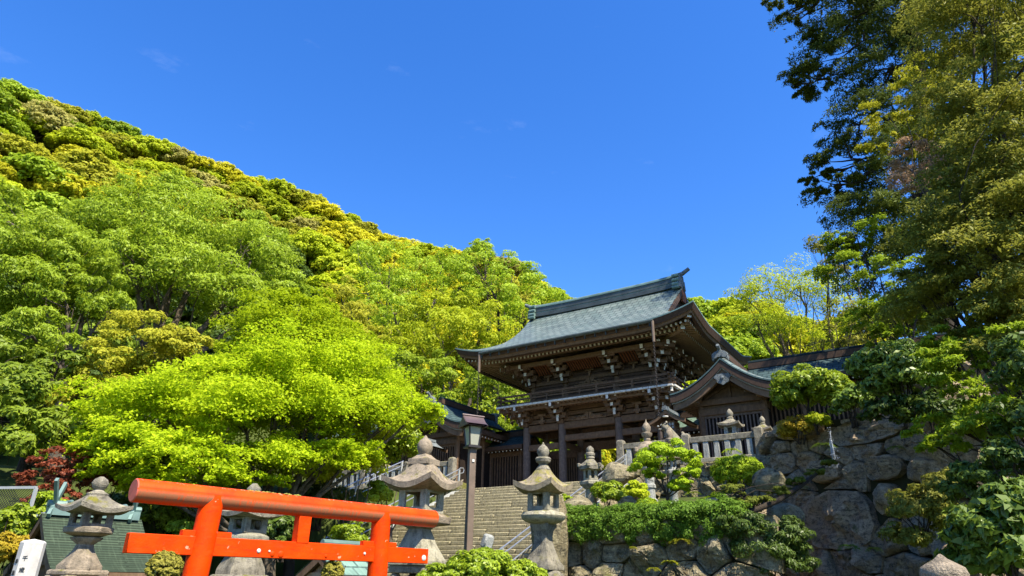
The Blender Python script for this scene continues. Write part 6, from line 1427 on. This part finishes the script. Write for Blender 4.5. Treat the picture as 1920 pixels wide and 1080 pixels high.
#out_tree(15.5, 9.5, 15, 4.5, 'tall dull green tree standing just beyond the right edge of the picture', 71)
#out_tree(17.5, 16.0, 17, 4.8, 'second tall dull green tree beyond the right edge uphill of the first', 72)
# ---- trees of the mountainside: a few crowns, copied with their own place, size, turn and leaf colour
def hill_protos():
    out = []
    for k in range(7):
        rng = np.random.default_rng(300+k); A = []
        A.append(lobe((0, 0, 0), (1, 1, .78), 8000, rng, 210, .15, .75, (.74, 1.), .3, -.35, .55))
        for q in range(5):
            a = rng.uniform(0, 6.28); A.append(lobe((math.cos(a)*.5, math.sin(a)*.5, rng.uniform(.0, .42)), np.array([.58, .58, .48])*rng.uniform(.8, 1.15), 2300, rng, 70, .19, .75, (.7, 1.), .3, -.3, .55))
        P = np.vstack([a for a, _ in A]); Nn = np.vstack([b for _, b in A]); o = leaf_obj('hillside_tree', P, Nn, .095, LF['olive'], None, .55, rng)
        b = MB(); limb(b, (0, 0, -1.9), (0, 0, -.2), .10, .06, rng, 5, .05)
        for q in range(7): limb(b, (0, 0, -.5), unit(rng.normal(0, 1, 3)+np.array([0, 0, .5]))*.8, .045, .008, rng, 5, .1)
        t = b.build('trunk', BARKD); me = o.data; me.materials.append(BARKD)
        nv = len(me.vertices); V = np.empty(nv*3, np.float32); me.vertices.foreach_get('co', V); V = V.reshape(-1, 3); nf = len(me.polygons)
        tv = np.array([v.co[:] for v in t.data.vertices]); tf = [[i+nv for i in p.vertices] for p in t.data.polygons]
        m2 = bpy.data.meshes.new('hillside_tree'); set_mesh(m2, np.vstack([V, tv]), [list(range(4*i, 4*i+4)) for i in range(nf)]+tf, [0]*nf+[1]*len(tf)); m2.materials.append(LF['olive']); m2.materials.append(BARKD)
        bpy.data.objects.remove(o); bpy.data.objects.remove(t); out.append(m2)
    return out
HNAME = dict(yellow='golden', ylgreen='yellow green', olive='olive', grey='grey brown', mid='deep green', dark='shaded dark green', green='fresh green')
def hillside():
    rng = np.random.default_rng(77); protos = hill_protos(); n = 0
    def place(x, y, zc, R, k, label_side, sc):
        me = protos[rng.integers(len(protos))]; o = bpy.data.objects.new('hillside_tree', me); COL.objects.link(o)
        o.location = (x, y, zc); o.rotation_euler = (rng.normal(0, .08), rng.normal(0, .08), rng.uniform(0, 6.28)); o.scale = (R, R*rng.uniform(.9, 1.1), R*sc)
        o.material_slots[0].link = 'OBJECT'; o.material_slots[0].material = LF[str(k)]
        tag(o, '%s rounded tree crown %s' % (HNAME[str(k)], label_side), 'tree', '%s trees %s' % (HNAME[str(k)], label_side))
    def kind(px):
        if px > 1250: return rng.choice(['ylgreen', 'yellow', 'green'], p=[.42, .24, .34])
        if px > 470: return rng.choice(['yellow', 'ylgreen', 'olive', 'green', 'grey'], p=[.40, .26, .18, .08, .08])
        if px > 180: return rng.choice(['olive', 'ylgreen', 'grey', 'yellow', 'green'], p=[.36, .26, .10, .22, .06])
        return rng.choice(['olive', 'green', 'ylgreen', 'grey', 'yellow'], p=[.30, .20, .28, .08, .14])
    az = -42.
    while az < 24:                                     # the row standing on the ridge makes the skyline
        rr = float(ridge_r(az))-rng.uniform(0, 5); R = rng.uniform(3.2, 5.2); x, y = rr*math.sin(math.radians(az)), rr*math.cos(math.radians(az)); az += math.degrees(R*.95/rr)
        p = proj((x, y, float(ground_z(x, y))+6)); sy = np.interp(p[0], [q[0] for q in SKY_L], [q[1] for q in SKY_L])
        sz = .85*R/px_size(p[0], sy, rr); P = at(p[0], sy-4+sz*.95+rng.uniform(-5, 7), rr)
        if -90 < p[0] < 1740: place(P[0], P[1], P[2], R, kind(p[0]), 'on the hill right of the gate' if p[0] > 1240 else 'along the skyline of the left mountain', .85)
        P = at(p[0]+rng.uniform(-15, 15), sy+sz*.95+rng.uniform(32, 44), rr-3)
        if -90 < p[0] < 1740: place(P[0], P[1], P[2], R, kind(p[0]), 'on the hill right of the gate' if p[0] > 1240 else 'just below the skyline of the left mountain', .85)
    r = 56.
    while r < 142:
        step = 5.4+r*.01; az = -44+rng.uniform(0, 3)
        while az < 32:
            a = az+rng.normal(0, .7); rr = r+rng.normal(0, 1.6); az += math.degrees(step/r)*rng.uniform(.8, 1.25)
            if rr > ridge_r(a)+3: continue
            x, y = rr*math.sin(math.radians(a)), rr*math.cos(math.radians(a)); z = float(ground_z(x, y)); R = rng.uniform(3.0, 5.2)*(1+.0012*r); zc = z+R*.95+1.8
            px, py = proj((x, y, zc)); rp = R/px_size(px, py, rr)
            if px < -90 or px > 1760: continue
            lim = np.interp(px, [0, 440, 560, 700, 860, 1000, 1100, 1300, 1600, 1760], [700, 700, 700, 760, 760, 880, 880, 680, 660, 600])
            if py-rp*.4 > lim: continue
            sky_y = np.interp(px, [p[0] for p in SKY_L], [p[1] for p in SKY_L])
            if py-rp*.85 < sky_y+4: continue
            k = kind(px)
            if py > 470 and px < 560: k = rng.choice(['mid', 'dark'])
            side = 'on the hill right of the gate' if px > 1240 else ('on the mountainside above the big green tree' if px < 480 else 'on the mountainside between maple and gate')
            place(x, y, zc, R, k, side, rng.uniform(.75, 1.0)); n += 1
        r += step*.72
    print('hill trees', n)
hillside()
